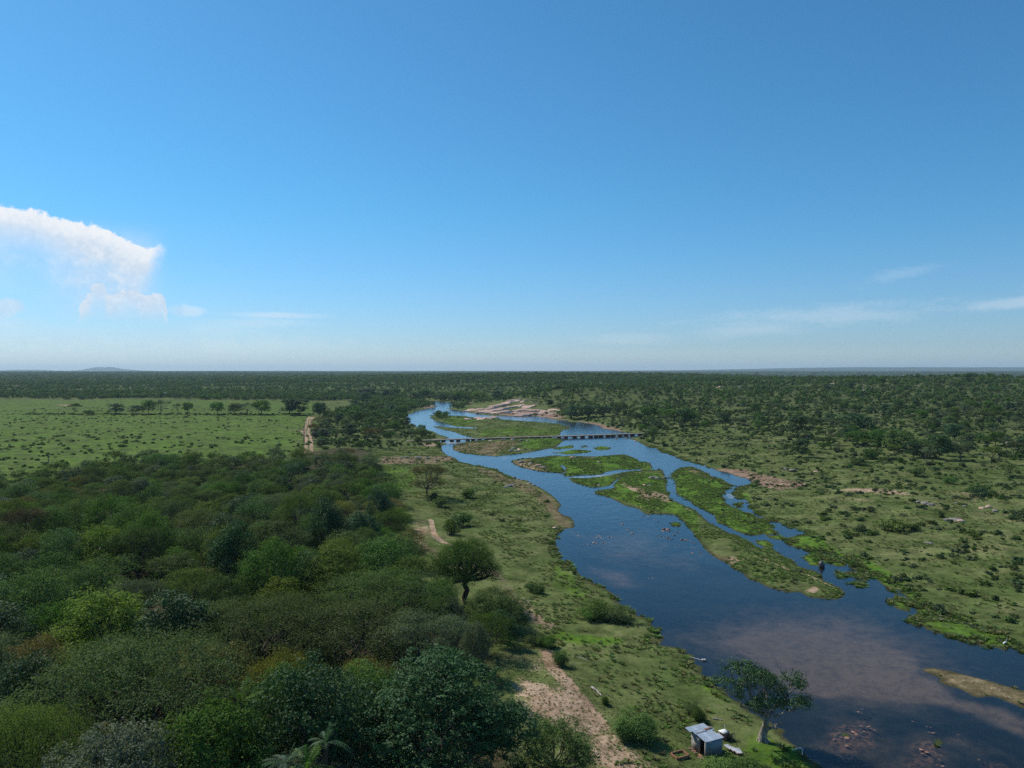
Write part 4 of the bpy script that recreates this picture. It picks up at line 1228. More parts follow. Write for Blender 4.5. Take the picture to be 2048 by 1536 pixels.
right = [('sav_round', (60, 385, 280, 110)), ('sav_round', (285, 390, 305, 80)), ('sav_round', (40, 405, 370, 45)), ('sav_grey', (415, 405, 320, 90)), ('sav_round', (725, 455, 315, 150)), ('sav_round', (748, 570, 455, 95)),
         ('sav_round', (1060, 440, 310, 170)), ('sav_green', (1075, 500, 410, 150)), ('sav_green', (1190, 510, 400, 80)), ('sav_green', (1308, 295, 220, 60)), ('sav_green', (1310, 530, 400, 160)), ('sav_thorn', (1480, 430, 340, 80)),
         ('sav_green', (1440, 520, 460, 130)), ('sav_round', (1550, 585, 430, 140)), ('sav_round', (1640, 470, 370, 130)), ('sav_grey', (1675, 590, 460, 150)), ('sav_thorn', (1805, 390, 288, 110)), ('sav_thorn', (1900, 390, 290, 100)),
         ('sav_thorn', (1862, 610, 500, 130)), ('sav_round', (1725, 140, 75, 44)), ('sav_grey', (1565, 360, 290, 70)), ('sav_green', (1290, 150, 110, 60)), ('sav_green', (1205, 150, 95, 60)), ('sav_thorn', (1430, 400, 330, 70)),
         ('sav_grey', (330, 300, 215, 70)), ('sav_green', (475, 310, 245, 55)), ('sav_grey', (570, 300, 240, 60)), ('sav_thorn', (1960, 690, 600, 110)), ('sav_round', (1400, 570, 480, 110)), ('sav_round', (1500, 575, 500, 90)),
         ('sav_round', (1720, 550, 470, 80)), ('sav_grey', (900, 460, 400, 70)), ('sav_thorn', (610, 400, 330, 60)), ('sav_green', (820, 400, 330, 80)), ('sav_grey', (1700, 330, 250, 70)), ('sav_thorn', (1990, 560, 470, 90)),
         ('sav_round', (1040, 185, 130, 60)), ('sav_round', (900, 180, 135, 50)), ('sav_round', (480, 88, 68, 26)), ('sav_round', (820, 90, 70, 30)), ('sav_round', (1085, 90, 72, 34)), ('sav_green', (1600, 300, 235, 50))]
it = [(tree_base(k, *z3t(*p), name='hillside_tree'), ('small ' if p[3] < 75 else 'big ') + LOOK[k]) for k, p in right]
label_group(it, [('the far end of the bridge', *gxy(1310, 870)), ('the foot of the rocky hill', *gxy(1800, 905)), ('the boulders on the ridge', *gxy(1830, 765)), ('the red gravel bank', *gxy(1560, 960))], 'trees on the grassy hillside across the river', 'tree')
mid = [('sav_round', z2t(1785, 428, 350, 100)), ('sav_round', z2t(1310, 345, 262, 120)), ('sav_round', z2t(1400, 338, 262, 130)), ('sav_green', z2t(1570, 322, 240, 110)), ('sav_green', z2t(1750, 338, 270, 115)), ('sav_green', z2t(1900, 352, 282, 150)),
       ('sav_green', z2t(2000, 382, 290, 100)), ('sav_round', z2t(1165, 272, 230, 55)), ('sav_round', z2t(375, 238, 188, 75)), ('sav_round', z2t(540, 238, 195, 60)), ('sav_green', z2t(445, 212, 165, 100)), ('sav_round', z2t(205, 212, 168, 80)),
       ('sav_round', z2t(110, 212, 160, 110)), ('sav_round', z2t(75, 205, 165, 90)), ('sav_green', z2t(265, 205, 165, 70)), ('sav_green', z2t(640, 240, 180, 90)), ('sav_green', z2t(760, 235, 180, 100)), ('sav_round', z2t(860, 230, 175, 90)),
       ('sav_round', z2t(600, 240, 200, 50)), ('sav_round', z2t(1480, 330, 265, 90)), ('sav_green', z2t(1240, 340, 290, 70)),
       ('sav_round', zht(1170, 300, 160, 170)), ('sav_round', zht(1010, 380, 270, 160)), ('sav_round', zht(1180, 390, 300, 180)), ('sav_green', zht(1350, 420, 310, 220)), ('sav_round', zht(1500, 440, 330, 200)),
       ('sav_green', zht(1650, 500, 350, 200)), ('sav_round', zht(1560, 480, 390, 160)), ('sav_green', zht(1040, 590, 400, 290)), ('sav_round', zht(810, 560, 440, 170)), ('sav_round', zht(1190, 540, 430, 150)), ('sav_rust', zht(560, 640, 500, 260)),
       ('sav_rust', zht(455, 840, 580, 170)), ('sav_round', zht(945, 770, 580, 210)), ('sav_rust', zht(1278, 905, 640, 290)), ('sav_rust', zht(1195, 855, 640, 140)), ('sav_grey', zht(820, 940, 760, 150)), ('sav_grey', zht(950, 900, 750, 180)),
       ('sav_round', zht(560, 910, 800, 170)), ('sav_rust', zht(910, 1090, 930, 250)), ('sav_grey', zht(1200, 1220, 1010, 260)), ('sav_grey', zht(855, 440, 355, 80)), ('sav_green', zht(560, 490, 310, 150)),
       ('sav_green', zht(1700, 540, 440, 110)), ('sav_green', z2t(520, 528, 478, 38))]
it = [(tree_base(k, *p, name='riverside_tree'), ('small ' if p[3] < 30 else 'wide ') + LOOK[k]) for k, p in mid]
label_group(it, [('the near bridge ramp', *gxy(820, 884)), ('the far bank above the bridge', *gxy(1300, 872)), ('the upstream pool edge', *gxy(860, 800)), ('the wooded outcrop foot', *gxy(1100, 812)), ('the thatched hut roof', *gxy(645, 872))], 'trees lining the river upstream', 'tree')

# ------------------------------------------------------------------ savanna trees and scrub up the slopes and to the horizon
def sample_px_zone(n, dmin, dmax, um=.80, seed=1, power=1.0):
    q = np.random.RandomState(seed)
    d = (q.rand(n) * (dmax ** 2 - dmin ** 2) + dmin ** 2) ** .5 if power == 1 else dmin * (dmax / dmin) ** q.rand(n)
    u = q.uniform(-um, um, n)
    return np.stack([u * d, d], 1), q


FIELD = grounds([(-700, 812), (0, 796), (300, 796), (640, 803), (700, 800), (735, 806), (700, 822), (648, 832), (640, 850), (612, 900), (560, 925), (330, 935), (150, 958), (0, 978), (-700, 1060)])
GRASSL = grounds([(735, 895), (905, 890), (1000, 945), (1080, 980), (1110, 1060), (1110, 1110), (1240, 1225), (1320, 1290), (1400, 1350), (1500, 1440), (1590, 1510), (1640, 1700), (1250, 1700), (1180, 1440), (1060, 1340), (985, 1300), (900, 1240), (800, 1090), (760, 960)])
GRASSR = grounds([(1300, 874), (1420, 862), (1620, 893), (1800, 930), (2048, 935), (2500, 950), (2900, 1500), (2300, 1400), (2048, 1310), (1790, 1200), (1620, 1080), (1500, 1000), (1500, 950), (1390, 920)])
OUTC = grounds([(925, 812), (960, 807), (1010, 803), (1034, 797), (1052, 799), (1078, 811), (1120, 821), (1150, 838), (1100, 842), (1000, 838), (950, 835), (925, 822)])


def zone_masks(P, ds):
    f = inside(P, FIELD); gl_ = inside(P, GRASSL); gr = inside(P, GRASSR); wd = inside(P, WR)
    return f, gl_, gr, wd


P1, q1 = sample_px_zone(30000, 250, 760, seed=5)
ds1 = sd_water(P1)
f_, gl_, gr_, wd_ = zone_masks(P1, ds1)
isl1 = np.zeros(len(P1), bool)
for k_ in ('far', 'ford', 'middle', 'reedy', 'long'): isl1 |= inside(P1, IW[k_])
clear = ~(f_ | gl_ | gr_ | wd_ | isl1 | (inside(P1, OUTC) & (q1.rand(len(P1)) < .6))) & (ds1 > 5)
dens = (wav(P1[:, 0], P1[:, 1], 70, 3) * .5 + .5)
keep = clear & (q1.rand(len(P1)) < .30 + .7 * dens) & ~((P1[:, 0] < 0) & (P1[:, 1] > 300) & (np.abs(P1[:, 0] / P1[:, 1] + .27) < .012))
B1 = P1[keep]
def clump_scatter(name, meshes, B, q, lo, hi, hz_lo, hz_hi, label):
    s = lo + (hi - lo) * q.rand(len(B)) ** 1.9
    return gn_scatter(name, meshes, np.stack([B[:, 0], B[:, 1], height(B[:, 0], B[:, 1]) - .1], 1), np.stack([s, s, s * q.uniform(hz_lo, hz_hi, len(B))], 1), q.uniform(0, 6.28, len(B)), q.randint(0, len(meshes), len(B)), label)
SB = [SMALLB[k][j] for k in ('green', 'olive', 'dark', 'grey') for j in (0, 1)]
clump_scatter('hillside_scrub', SB + [SMALLB['green'][0], SMALLB['olive'][0]], B1, q1, .6, 2.4, .8, 1.3, 'low scrub scattered thickly over the grassy hillside')
# individual hillside trees, the largest in view
q2 = np.random.RandomState(8)
T1, _ = sample_px_zone(2600, 235, 1000, um=.72, seed=9)
dsT = sd_water(T1)
f_, gl_, gr_, wd_ = zone_masks(T1, dsT)
islT = inside(T1, OUTC)
for k_ in ('far', 'ford', 'middle', 'reedy', 'long'): islT |= inside(T1, IW[k_])
okT = ~(f_ | gl_ | gr_ | wd_ | islT) & (dsT > 8)
T1 = T1[okT]
sel, far_t = [], []
occ = list(ALL_TREES)
for x, y in T1[np.argsort(T1[:, 1])]:
    if all((a - x) ** 2 + (b - y) ** 2 > 100 for a, b, c in occ if abs(b - y) < 12):
        occ.append((x, y, 5))
        (sel if len(sel) < 215 else far_t).append((x, y))
it = []
sk = ['sav_grey', 'sav_green', 'sav_green', 'sav_round', 'sav_grey', 'sav_thorn', 'sav_green', 'sav_round']
for x, y in sel:
    k = sk[q2.randint(len(sk))]
    w = q2.uniform(4.5, 9.0)
    it.append((put_tree(k, 'savanna_tree', x, y, w, w * q2.uniform(.72, 1.0)), ('wide ' if w > 6.8 else 'slight ') + LOOK[k]))
label_group(it, [('the far bridge ramp', *gxy(1310, 872)), ('the granite outcrop', *gxy(1120, 815)), ('the foot of the rocky hill', *gxy(1800, 905)), ('the ridge boulders', *gxy(1850, 765)), ('the hill dip', *gxy(1500, 800)),
                 ('the open grassy shelf', *gxy(1500, 868)), ('the thatched hut', *gxy(650, 870)), ('the calm pool upstream', *gxy(830, 800)), ('the pasture head', *gxy(500, 792)), ('the ridge shoulder', *gxy(2048, 800))],
            'savanna trees scattered over the slopes', 'tree')
far_t = np.array(far_t)
clump_scatter('slope_woodland', FARC, far_t, q2, .55, 1.0, .8, 1.1, 'open thorn woodland on the upper slopes')
# dead grey trees
dp = [(1350 + q2.uniform(0, 690), q2.uniform(790, 900)) for _ in range(26)]
it = []
for px_, py_ in dp:
    g_ = ground(px_, py_)
    if sd_water([(g_.x, g_.y)])[0] < 8: continue
    o = link('dead_tree', DEAD[q2.randint(3)], (g_.x, g_.y, g_.z)); s = q2.uniform(.6, 1.2); o.scale = (s, s, s); o.rotation_euler[2] = q2.uniform(0, 6.28)
    it.append((o, 'bare grey leafless tree'))
label_group(it, [('the far bridge ramp', *gxy(1310, 872)), ('the rocky hill foot', *gxy(1800, 905)), ('the ridge boulders', *gxy(1850, 765)), ('the hill dip', *gxy(1500, 800))], 'leafless trees on the hillside', 'tree')

P2, q3 = sample_px_zone(26000, 740, 1750, um=.82, seed=12)
ds2 = sd_water(P2); ok = (ds2 > 6) & ~inside(P2, FIELD) & ~inside(P2, OUTC) & ~inside(P2, IW['far'])
P2 = P2[ok & (q3.rand(len(P2)) < .45 + .55 * (wav(P2[:, 0], P2[:, 1], 120, 4) * .5 + .5))]
clump_scatter('distant_woodland', FARC, P2, q3, .30, 1.0, .75, 1.05, 'mixed bushveld trees covering the land beyond the river')
P3, q4 = sample_px_zone(52000, 1700, 9000, um=.86, seed=13, power=0)
clump_scatter('horizon_woodland', FARC, P3, q4, .8, 1.9, .45, .75, 'unbroken bushveld reaching the horizon')
# denser belts: behind the pasture
P4 = np.stack([q4.uniform(-900, -60, 9000), q4.uniform(640, 1200, 9000)], 1)
P4 = P4[~inside(P4, FIELD) & (sd_water(P4) > 5)]
clump_scatter('pasture_backing_woodland', FARC, P4[:4200], q4, .5, 1.05, .7, 1.0, 'dark belt of trees behind the pasture')

# ------------------------------------------------------------------ pasture bushes
q5 = np.random.RandomState(31)
PF = np.stack([q5.uniform(-560, 0, 60000), q5.uniform(180, 760, 60000)], 1)
PF = PF[inside(PF, FIELD)]
PF = PF[(q5.rand(len(PF)) < .25 + .75 * (wav(PF[:, 0], PF[:, 1], 40, 5) * .5 + .5))]
vis = np.abs(PF[:, 0]) < PF[:, 1] * .70
order = np.argsort(PF[:, 1])
PF = PF[order]; vis = vis[order]
nearb = PF[vis]
pick = nearb[q5.permutation(len(nearb))[:1150]]
pick = pick[np.argsort(pick[:, 1])]
it = []
for x, y in pick[:270]:
    k = ('green', 'olive', 'grey', 'green')[q5.randint(4)]
    o = link('pasture_bush', SMALLB[k][q5.randint(2)], (x, y, hz(x, y))); s = q5.uniform(.7, 1.7)
    o.scale = (s * 1.15, s * 1.15, s * .8); o.rotation_euler[2] = q5.uniform(0, 6.28)
    it.append((o, ('rounded ' if s % .1 < .05 else 'spreading ') + ('broad low ' if s > 1.3 else 'small low ') + {'green': 'green bush', 'olive': 'olive bush', 'grey': 'grey-green bush'}[k]))
PL = [(n, *gxy(*q)) for n, q in (('the pasture corner', (20, 950)), ('the near pasture pole', (97, 925)), ('the pasture edge pole', (558, 912)), ('the side track end', (582, 861)), ('the pasture middle', (300, 885)), ('the woodland corner', (420, 900)),
      ('the dirt track bend', (612, 866)), ('the pale worn grass', (430, 868)), ('the pasture dip', (180, 900)), ('the hedge gap', (240, 835)), ('the outer pasture', (60, 890)), ('the woodland notch', (220, 935)), ('the olive thicket tip', (500, 915)), ('the bare field patch', (350, 910)), ('the pasture shoulder', (120, 930)), ('the power pole stub', (520, 880)))]
label_group(it, PL, 'bushes dotted over the pasture', 'bush')
rest_ = np.concatenate([pick[270:], PF[~vis][:500]])
clump_scatter('pasture_scrub', [SMALLB[k][j] for k in ('green', 'olive', 'grey') for j in (0, 1)], rest_, q5, .5, 1.7, .6, .9, 'small bushes dotting the far pasture')
# hedge of low bushes along the tree line
hl = np.array([gxy(px_, 829 + .8 * math.sin(px_ * .05)) for px_ in np.linspace(50, 625, 90)])
hl = np.repeat(hl, 3, 0) + q5.normal(size=(270, 2)) * np.array([2.0, 2.5])
clump_scatter('pasture_hedge', SB, hl, q5, .9, 2.0, .7, 1.1, 'ragged hedge of bushes along the far tree line')

# ------------------------------------------------------------------ bank bushes, grass tufts
q6 = np.random.RandomState(41)
def named_bush(kind_, px, base, top, wpx, label, name='riverside_bush'):
    g_ = ground(px, base)
    o = link(name, kind_, (g_.x, g_.y, g_.z - .05))
    w = wpx / FPX * g_.y; h = (base - top) / FPX * g_.y
    o.scale = (w / 2.0, w / 2.0, h / 1.35 if kind_ not in FINEB else h / 1.6); o.rotation_euler[2] = q6.uniform(0, 6.28)
    tag(o, label, 'bush')
    return o
named_bush(FINEB[0], 1268, 1476, 1410, 84, 'big round leafy bush on grass between the sandy clearing and the shed')
named_bush(FINEB[1], 1250, 1478, 1436, 50, 'bright green lower bush growing against the big round bush')
named_bush(FINEB[2], 1400, 1440, 1404, 40, 'dark green bush on the grass above the shed')
named_bush(FINEB[0], 1382, 1424, 1396, 34, 'tufty olive bush uphill of the dark green bush near the shed')
named_bush(FINEB[1], 1440, 1556, 1500, 90, 'fresh green leafy bush against the shaded wall of the shed')
named_bush(FINEB[1], 1500, 1566, 1512, 110, 'fresh green bush below the loose roofing sheets')
named_bush(FINEB[0], 1012, 1262, 1238, 36, 'small pale round bush standing alone in deep tree shade')
named_bush(FINEB[2], 1205, 1232, 1188, 84, 'dense dark riverside bush where the bank bulges')
named_bush(FINEB[0], 1238, 1240, 1204, 64, 'leafy bush overhanging the water beside the dense dark one')
named_bush(FINEB[0], 1178, 1238, 1208, 54, 'mid-green bush set back from the bulging bank')
named_bush(FINEB[0], 1190, 1240, 1215, 34, 'low green bush squeezed between two bank bushes')
named_bush(FINEB[2], 1075, 1188, 1166, 34, 'isolated dark green bush on the grass strip')
named_bush(FINEB[0], 1060, 1182, 1160, 22, 'small bush touching the isolated dark green bush')
named_bush(FINEB[0], 1070, 1288, 1258, 46, 'green bush at the tip of the eroded bank')
named_bush(FINEB[0], 1092, 1296, 1266, 40, 'twiggy bush beside the head of the sandy path')
named_bush(FINEB[0], 1120, 1330, 1292, 36, 'bush on the river side of the sandy path')
named_bush(FINEB[2], 1212, 1408, 1386, 20, 'tiny dark bush near the pale fallen log')
named_bush(BUSH['dark'][0], 866, 1000, 976, 26, 'dark bush at the foot of the lone brown-tinged tree')
named_bush(BUSH['green'][0], 938, 995, 968, 34, 'leafy bush between the lone brown-tinged tree and the river')
named_bush(BUSH['green'][1], 878, 1014, 985, 40, 'green bush below the lone brown-tinged tree')
named_bush(BUSH['olive'][1], 896, 1070, 1030, 44, 'grey twiggy bush above the sandy bare patch')
named_bush(BUSH['green'][2], 915, 1052, 1018, 52, 'wide green bush above the tall umbrella tree')
named_bush(BUSH['green'][0], 1960 + 0, 985, 962, 60, 'broad bright bush at the foot of the far rocky slope')
named_bush(BUSH['dark'][1], 1956, 990, 966, 44, 'dark rounded bush among bright green ones on the far bank')
named_bush(BUSH['green'][1], 1830, 952, 930, 38, 'round green bush on the far meadow below the dark thicket')
named_bush(BUSH['green'][2], 1900, 968, 946, 28, 'upright green bush on the far meadow')
named_bush(BUSH['green'][0], 1716, 930, 908, 50, 'wide green bush on the far bank below the tall dark tree')
named_bush(BUSH['olive'][0], 1792, 1060, 1030, 66, 'big sprawling olive bush in the middle of the far meadow')
named_bush(BUSH['green'][1], 1822, 1060, 1040, 34, 'green bush beside the big sprawling olive bush')
named_bush(BUSH['green'][2], 1718, 1062, 1044, 30, 'dark compact bush on the far meadow near the side channel')

def reg_scatter(ring_px, n, q, dsmin=.8, dsmax=500):
    rg = grounds(ring_px)
    lo, hi = rg.min(0), rg.max(0)
    P = np.stack([q.uniform(lo[0], hi[0], n), q.uniform(lo[1], hi[1], n)], 1)
    P = P[inside(P, rg)]
    d = sd_water(P)
    return P[(d > dsmin) & (d < dsmax)]
GL = [(735, 895), (905, 890), (1000, 945), (1080, 980), (1110, 1060), (1110, 1110), (1240, 1225), (1320, 1290), (1400, 1350), (1500, 1440), (1590, 1510), (1640, 1700), (1250, 1700), (1230, 1440), (1100, 1290), (1030, 1180), (985, 1090), (850, 1020), (760, 960)]
GR = [(1300, 874), (1420, 862), (1620, 893), (1800, 930), (2048, 935), (2500, 950), (2900, 1500), (2300, 1400), (2048, 1310), (1790, 1200), (1620, 1080), (1500, 1000), (1500, 950), (1390, 920)]
bl = reg_scatter(GL, 5000, q6, 1.0)
br = reg_scatter(GR, 5000, q6, 1.0)
def clumpy(P, q, lam, k, t):
    return P[q.rand(len(P)) < np.clip((wav(P[:, 0], P[:, 1], lam, k) * .5 + .5) * 1.6 - t, 0.02, 1)]
bl = clumpy(bl, q6, 30, 6, .35)[:110]
br = clumpy(br, q6, 40, 7, .3); br = br[np.argsort(np.hypot(br[:, 0], br[:, 1]))]
br = br[np.abs(br[:, 0]) < .70 * br[:, 1]]
brs = br[q6.permutation(len(br))[:175]]
it = []
for P_, sc_ in ((bl, .75), (brs, 1.15)):
    for x, y in P_:
        k = ('green', 'green', 'olive', 'dark', 'grey')[q6.randint(5)]
        s = sc_ * q6.uniform(.45, 1.25)
        o = link('riverside_bush', BUSH[k][q6.randint(3)], (x, y, hz(x, y) - .05)); o.scale = (s * q6.uniform(.9, 1.5), s, s * q6.uniform(.7, 1.1)); o.rotation_euler[2] = q6.uniform(0, 6.28)
        it.append((o, ('large ' if s > 1.0 else ('small ' if s < .6 else 'middling ')) + {'green': 'leafy green bush', 'olive': 'olive bush', 'dark': 'dark green bush', 'grey': 'grey-green bush'}[k]))
BL = [(n, *gxy(*q)) for n, q in (('the tin-roofed shed', (1415, 1500)), ('the sandy path head', (1096, 1300)), ('the umbrella tree', (930, 1207)), ('the lone brown-tinged tree', (858, 992)), ('the near bridge ramp', (830, 884)), ('the bulging bank', (1220, 1225)),
      ('the far bridge ramp', (1310, 872)), ('the red gravel bank', (1560, 960)), ('the side channel mouth', (1710, 1140)), ('the far meadow patch', (1800, 1040)), ('the floating weed bed', (1900, 1250)), ('the far thicket', (1850, 925)),
      ('the far bare patches', (1960, 1060)), ('the pale bank notch', (1120, 1040)), ('the log', (1190, 1385)), ('the far bank bend', (1420, 920)), ('the far slope corner', (2030, 1150)))]
label_group(it, BL, 'bushes on the grassy river banks', 'bush')
br2 = reg_scatter(GR, 60000, q6, 1.0); br2 = clumpy(br2, q6, 22, 2, .45)[:2600]
clump_scatter('far_bank_scrub', SB, br2, q6, .30, 1.7, .6, 1.0, 'low scrub spread over the far river bank')

# tufts: reeds at the water line, grass clumps on banks and islands
def tufts(name, P, q, meshes, lo, hi, label):
    s = q.uniform(lo, hi, len(P))
    return gn_scatter(name, meshes, np.stack([P[:, 0], P[:, 1], height(P[:, 0], P[:, 1]) - .02], 1), np.stack([s * 1.3, s * 1.3, s], 1), q.uniform(0, 6.28, len(P)), q.randint(0, len(meshes), len(P)), label)
tl = reg_scatter(GL, 60000, q6, .4); tufts('bank_grass_tufts', clumpy(tl, q6, 14, 3, .35)[:9000], q6, [TUFT[0], TUFT[1], TUFT[3], TUFT[2]], .2, .8, 'coarse grass clumps on the near river bank')
tr_ = reg_scatter(GR, 90000, q6, .4); tufts('meadow_grass_tufts', clumpy(tr_, q6, 18, 4, .3)[:14000], q6, [TUFT[1], TUFT[0], TUFT[3], TUFT[2]], .2, .75, 'coarse grass clumps on the far river bank')
islp = []
for k, rg in IW.items():
    lo, hi = rg.min(0), rg.max(0)
    area = (hi - lo).prod()
    n = int(min(26000, area * (2.2 if k in ('long', 'reedy', 'middle') else .9)))
    P = np.stack([q6.uniform(lo[0], hi[0], n), q6.uniform(lo[1], hi[1], n)], 1)
    P = P[inside(P, rg)]
    if k == 'sandbar': P = P[sd_water(P) < 1.0][::2]
    islp.append(P)
islp = np.concatenate(islp)
ib = islp[sd_water(islp) > .8]; ib = clumpy(ib, q6, 24, 3, .7)[::9][:900]
clump_scatter('island_scrub', SB, ib, q6, .18, .95, .6, 1.0, 'low scrub and rank growth on the river islands')
tufts('island_plants', clumpy(islp, q6, 16, 5, .2), q6, [TUFT[2], TUFT[1], TUFT[2], TUFT[0]], .2, .85, 'bright waterside plants growing over the islands')
edge_ = reg_scatter([(700, 880), (1000, 930), (1500, 1440), (1640, 1560), (1300, 1560), (1000, 1100)], 60000, q6, -.6, 2.6)
tufts('bank_reeds', clumpy(edge_, q6, 9, 1, .3)[:4200], q6, [TUFT[0], TUFT[1], TUFT[2]], .4, 1.3, 'reeds and rank grass fringing the near water edge')
edge2 = reg_scatter([(1250, 860), (1700, 1050), (2048, 1250), (2300, 1330), (2300, 1420), (2048, 1330), (1780, 1230), (1450, 1000)], 90000, q6, -.8, 3.0)
tufts('far_bank_reeds', clumpy(edge2, q6, 12, 1, .45)[:4200], q6, [TUFT[2], TUFT[1], TUFT[0]], .3, 1.1, 'reeds and rank grass fringing the far water edge')
gc = reg_scatter([(1060, 1300), (1200, 1380), (1300, 1420), (1500, 1500), (1560, 1700), (1200, 1700), (1100, 1450), (1000, 1350)], 14000, q6, .5)
tufts('clearing_grass', gc[:2600], q6, [TUFT[3], TUFT[2], TUFT[0]], .10, .30, 'short trampled grass around the sandy clearing')

# ------------------------------------------------------------------ plain solid shapes
def box_np(cx, cy, cz, sx, sy, sz, rz=0.0):
    v = np.array([(a, b, c) for c in (-.5, .5) for a, b in ((-.5, -.5), (.5, -.5), (.5, .5), (-.5, .5))]) * (sx, sy, sz)
    c_, s_ = math.cos(rz), math.sin(rz)
    v = np.stack([v[:, 0] * c_ - v[:, 1] * s_ + cx, v[:, 0] * s_ + v[:, 1] * c_ + cy, v[:, 2] + cz], 1)
    return v, np.array([(0, 3, 2, 1), (4, 5, 6, 7), (0, 1, 5, 4), (1, 2, 6, 5), (2, 3, 7, 6), (3, 0, 4, 7)])


def join_np(parts):
    V, F, o = [], [], 0
    for v, f in parts:
        V.append(v); F.append(f + o); o += len(v)
    return np.concatenate(V), np.concatenate(F)


def part(name, parts, m, parent=None, loc=(0, 0, 0), smooth=False):
    V, F = join_np(parts)
    return link(name, mesh_np(name, V, F, (m,), smooth=smooth), loc, parent)


def thing(name, loc, rz, label, cat, group=None):
    o = bpy.data.objects.new(name, None); COL.objects.link(o)
    o.location = loc; o.rotation_euler[2] = rz; o.empty_display_size = .3
    return tag(o, label, cat, group)


def simple_mat(name, a, b, scale=2.0, rough=.85, spec=.2, metal=0.0, bmp=.02, stretch=(1, 1, 1), lo=.38, hi=.62):
    m, T = mat(name)
    tc = T.vmul(T.node('ShaderNodeTexCoord').outputs['Object'], stretch)
    n = T.noise(tc, scale, 6, .65)
    finish(T, principled(T, T.mix(T.ss(n, lo, hi), a, b), rough, spec, metal, normal=bump(T, n, bmp, .8)))
    return m


CONC = simple_mat('weathered_concrete', (.30, .28, .25), (.44, .41, .36), .8)
CONCD = simple_mat('dark_concrete', (.06, .055, .048), (.15, .135, .115), .9)  # evenly darker concrete, for bridge parts and one house roof
PLASTER = simple_mat('grey_plaster', (.22, .20, .18), (.36, .33, .29), 1.6)
TIN = simple_mat('dull_galvanised_tin', (.46, .52, .57), (.64, .71, .77), 1.5, .5, .5, .15, .01, (1, .3, 1))
TINW = simple_mat('grey_blue_tin_wall', (.17, .20, .23), (.27, .31, .34), 2.2, .6, .4, .2, .01, (1, 1, .3))
RUST = simple_mat('rusty_tin', (.14, .07, .045), (.30, .15, .09), 4, .85)
BRICKM = simple_mat('burnt_brick', (.24, .115, .065), (.38, .20, .12), 6)
THATCH = simple_mat('grey_thatch', (.13, .105, .095), (.23, .19, .17), 5, .95, .1, 0, .05, (1, 1, .2))
WHITE = simple_mat('chalky_white_paint', (.60, .60, .57), (.78, .78, .75), 3)
WOODM = simple_mat('weathered_timber', (.09, .07, .055), (.19, .155, .125), 5, stretch=(1, 1, .15))
PALEW = simple_mat('bleached_driftwood', (.30, .26, .22), (.48, .43, .37), 6, stretch=(.3, 1, 1))
GRANITE = simple_mat('pink_granite', (.42, .26, .195), (.66, .49, .39), .35, .9, .15, 0, .3)
GRANG = simple_mat('grey_granite', (.14, .125, .11), (.30, .27, .24), .8, .9, .15, 0, .12)
ROCKR = simple_mat('wet_red_rock', (.17, .075, .05), (.36, .20, .14), 1.6, .6, .35, 0, .08)
ROCKD = simple_mat('dark_wet_rock', (.035, .032, .030), (.11, .10, .095), 2.0, .5, .4, 0, .06)
BLACKM = simple_mat('black_and_inner_shade', (.015, .013, .012), (.03, .026, .022), 2)  # near black; on shed floor and hut wall it imitates inside shade
WIREM = simple_mat('galvanised_wire', (.16, .16, .15), (.26, .26, .25), 8, .5, .4, .3)

# ------------------------------------------------------------------ the big fig on the river bank
gf = ground(1526, 1482)
sF = gf.y / FPX
def fl(px, py, rx, ry, rz, dy=0.0):
    return ((px - 1526) * sF, dy, (1482 - py) * sF * .98, rx * sF, ry * sF, rz * sF)
FL = [fl(1440, 1352, 24, 24, 13, -1), fl(1462, 1335, 22, 22, 14, 1), fl(1488, 1328, 30, 28, 15, 0), fl(1512, 1340, 22, 24, 15, -1.5), fl(1500, 1372, 24, 26, 13, 1.5), fl(1535, 1355, 24, 26, 14, 1.2),
      fl(1530, 1385, 28, 30, 14, -1.8), fl(1505, 1398, 22, 26, 12, -1), fl(1562, 1385, 20, 26, 14, 1), fl(1585, 1352, 26, 24, 13, 0), fl(1600, 1372, 18, 24, 12, .8), fl(1592, 1395, 24, 26, 12, -1.2), fl(1612, 1402, 18, 22, 12, .5),
      fl(1560, 1408, 24, 26, 10, .5), fl(1478, 1380, 14, 20, 10, 0), fl(1545, 1372, 20, 22, 12, 2.2), fl(1520, 1360, 22, 24, 12, 2.4)]
kind('fig', seed=77, H=9.5, Rr=6, trunk=.36, lobe_list=FL, nclu=680, per=18, leaf=.22, asp=.6, csig=.24, leafm='teal', bark=BARKP, tr=.46, limb_show=.8, open_=.38, sides=7)
froot = bpy.data.objects.new('fig_tree', None); COL.objects.link(froot); froot.location = (gf.x, gf.y, gf.z)
link('crown', KIND['fig']['crown'], parent=froot); link('trunk', KIND['fig']['trunk'], parent=froot)
rngf = np.random.RandomState(5)
def P_(px, py, dy=0.0): return np.array([(px - 1526) * sF, dy, (1482 - py) * sF])
dl = [(bend(P_(1575, 1362), P_(1549, 1315), rngf, 6, .05), np.linspace(.09, .015, 6)), (bend(P_(1572, 1358), P_(1578, 1336), rngf, 5, .06), np.linspace(.07, .02, 5)),
      (bend(P_(1600, 1395), P_(1644, 1377), rngf, 6, .05), np.linspace(.08, .012, 6)), (bend(P_(1618, 1388), P_(1640, 1392), rngf, 5, .06), np.linspace(.05, .012, 5)),
      (bend(P_(1535, 1458), P_(1560, 1447), rngf, 5, .1), np.linspace(.20, .10, 5)), (bend(P_(1560, 1447), P_(1566, 1443), rngf, 4, .1), np.linspace(.10, .06, 4))]
V_, F_ = tubes(dl, 5)
dm = mesh_np('dead_branches', V_, F_, (BARKP,), smooth=True); vattr(dm, 'tint', np.full(len(V_), .5))
link('dead_branches', dm, parent=froot)
roots = []
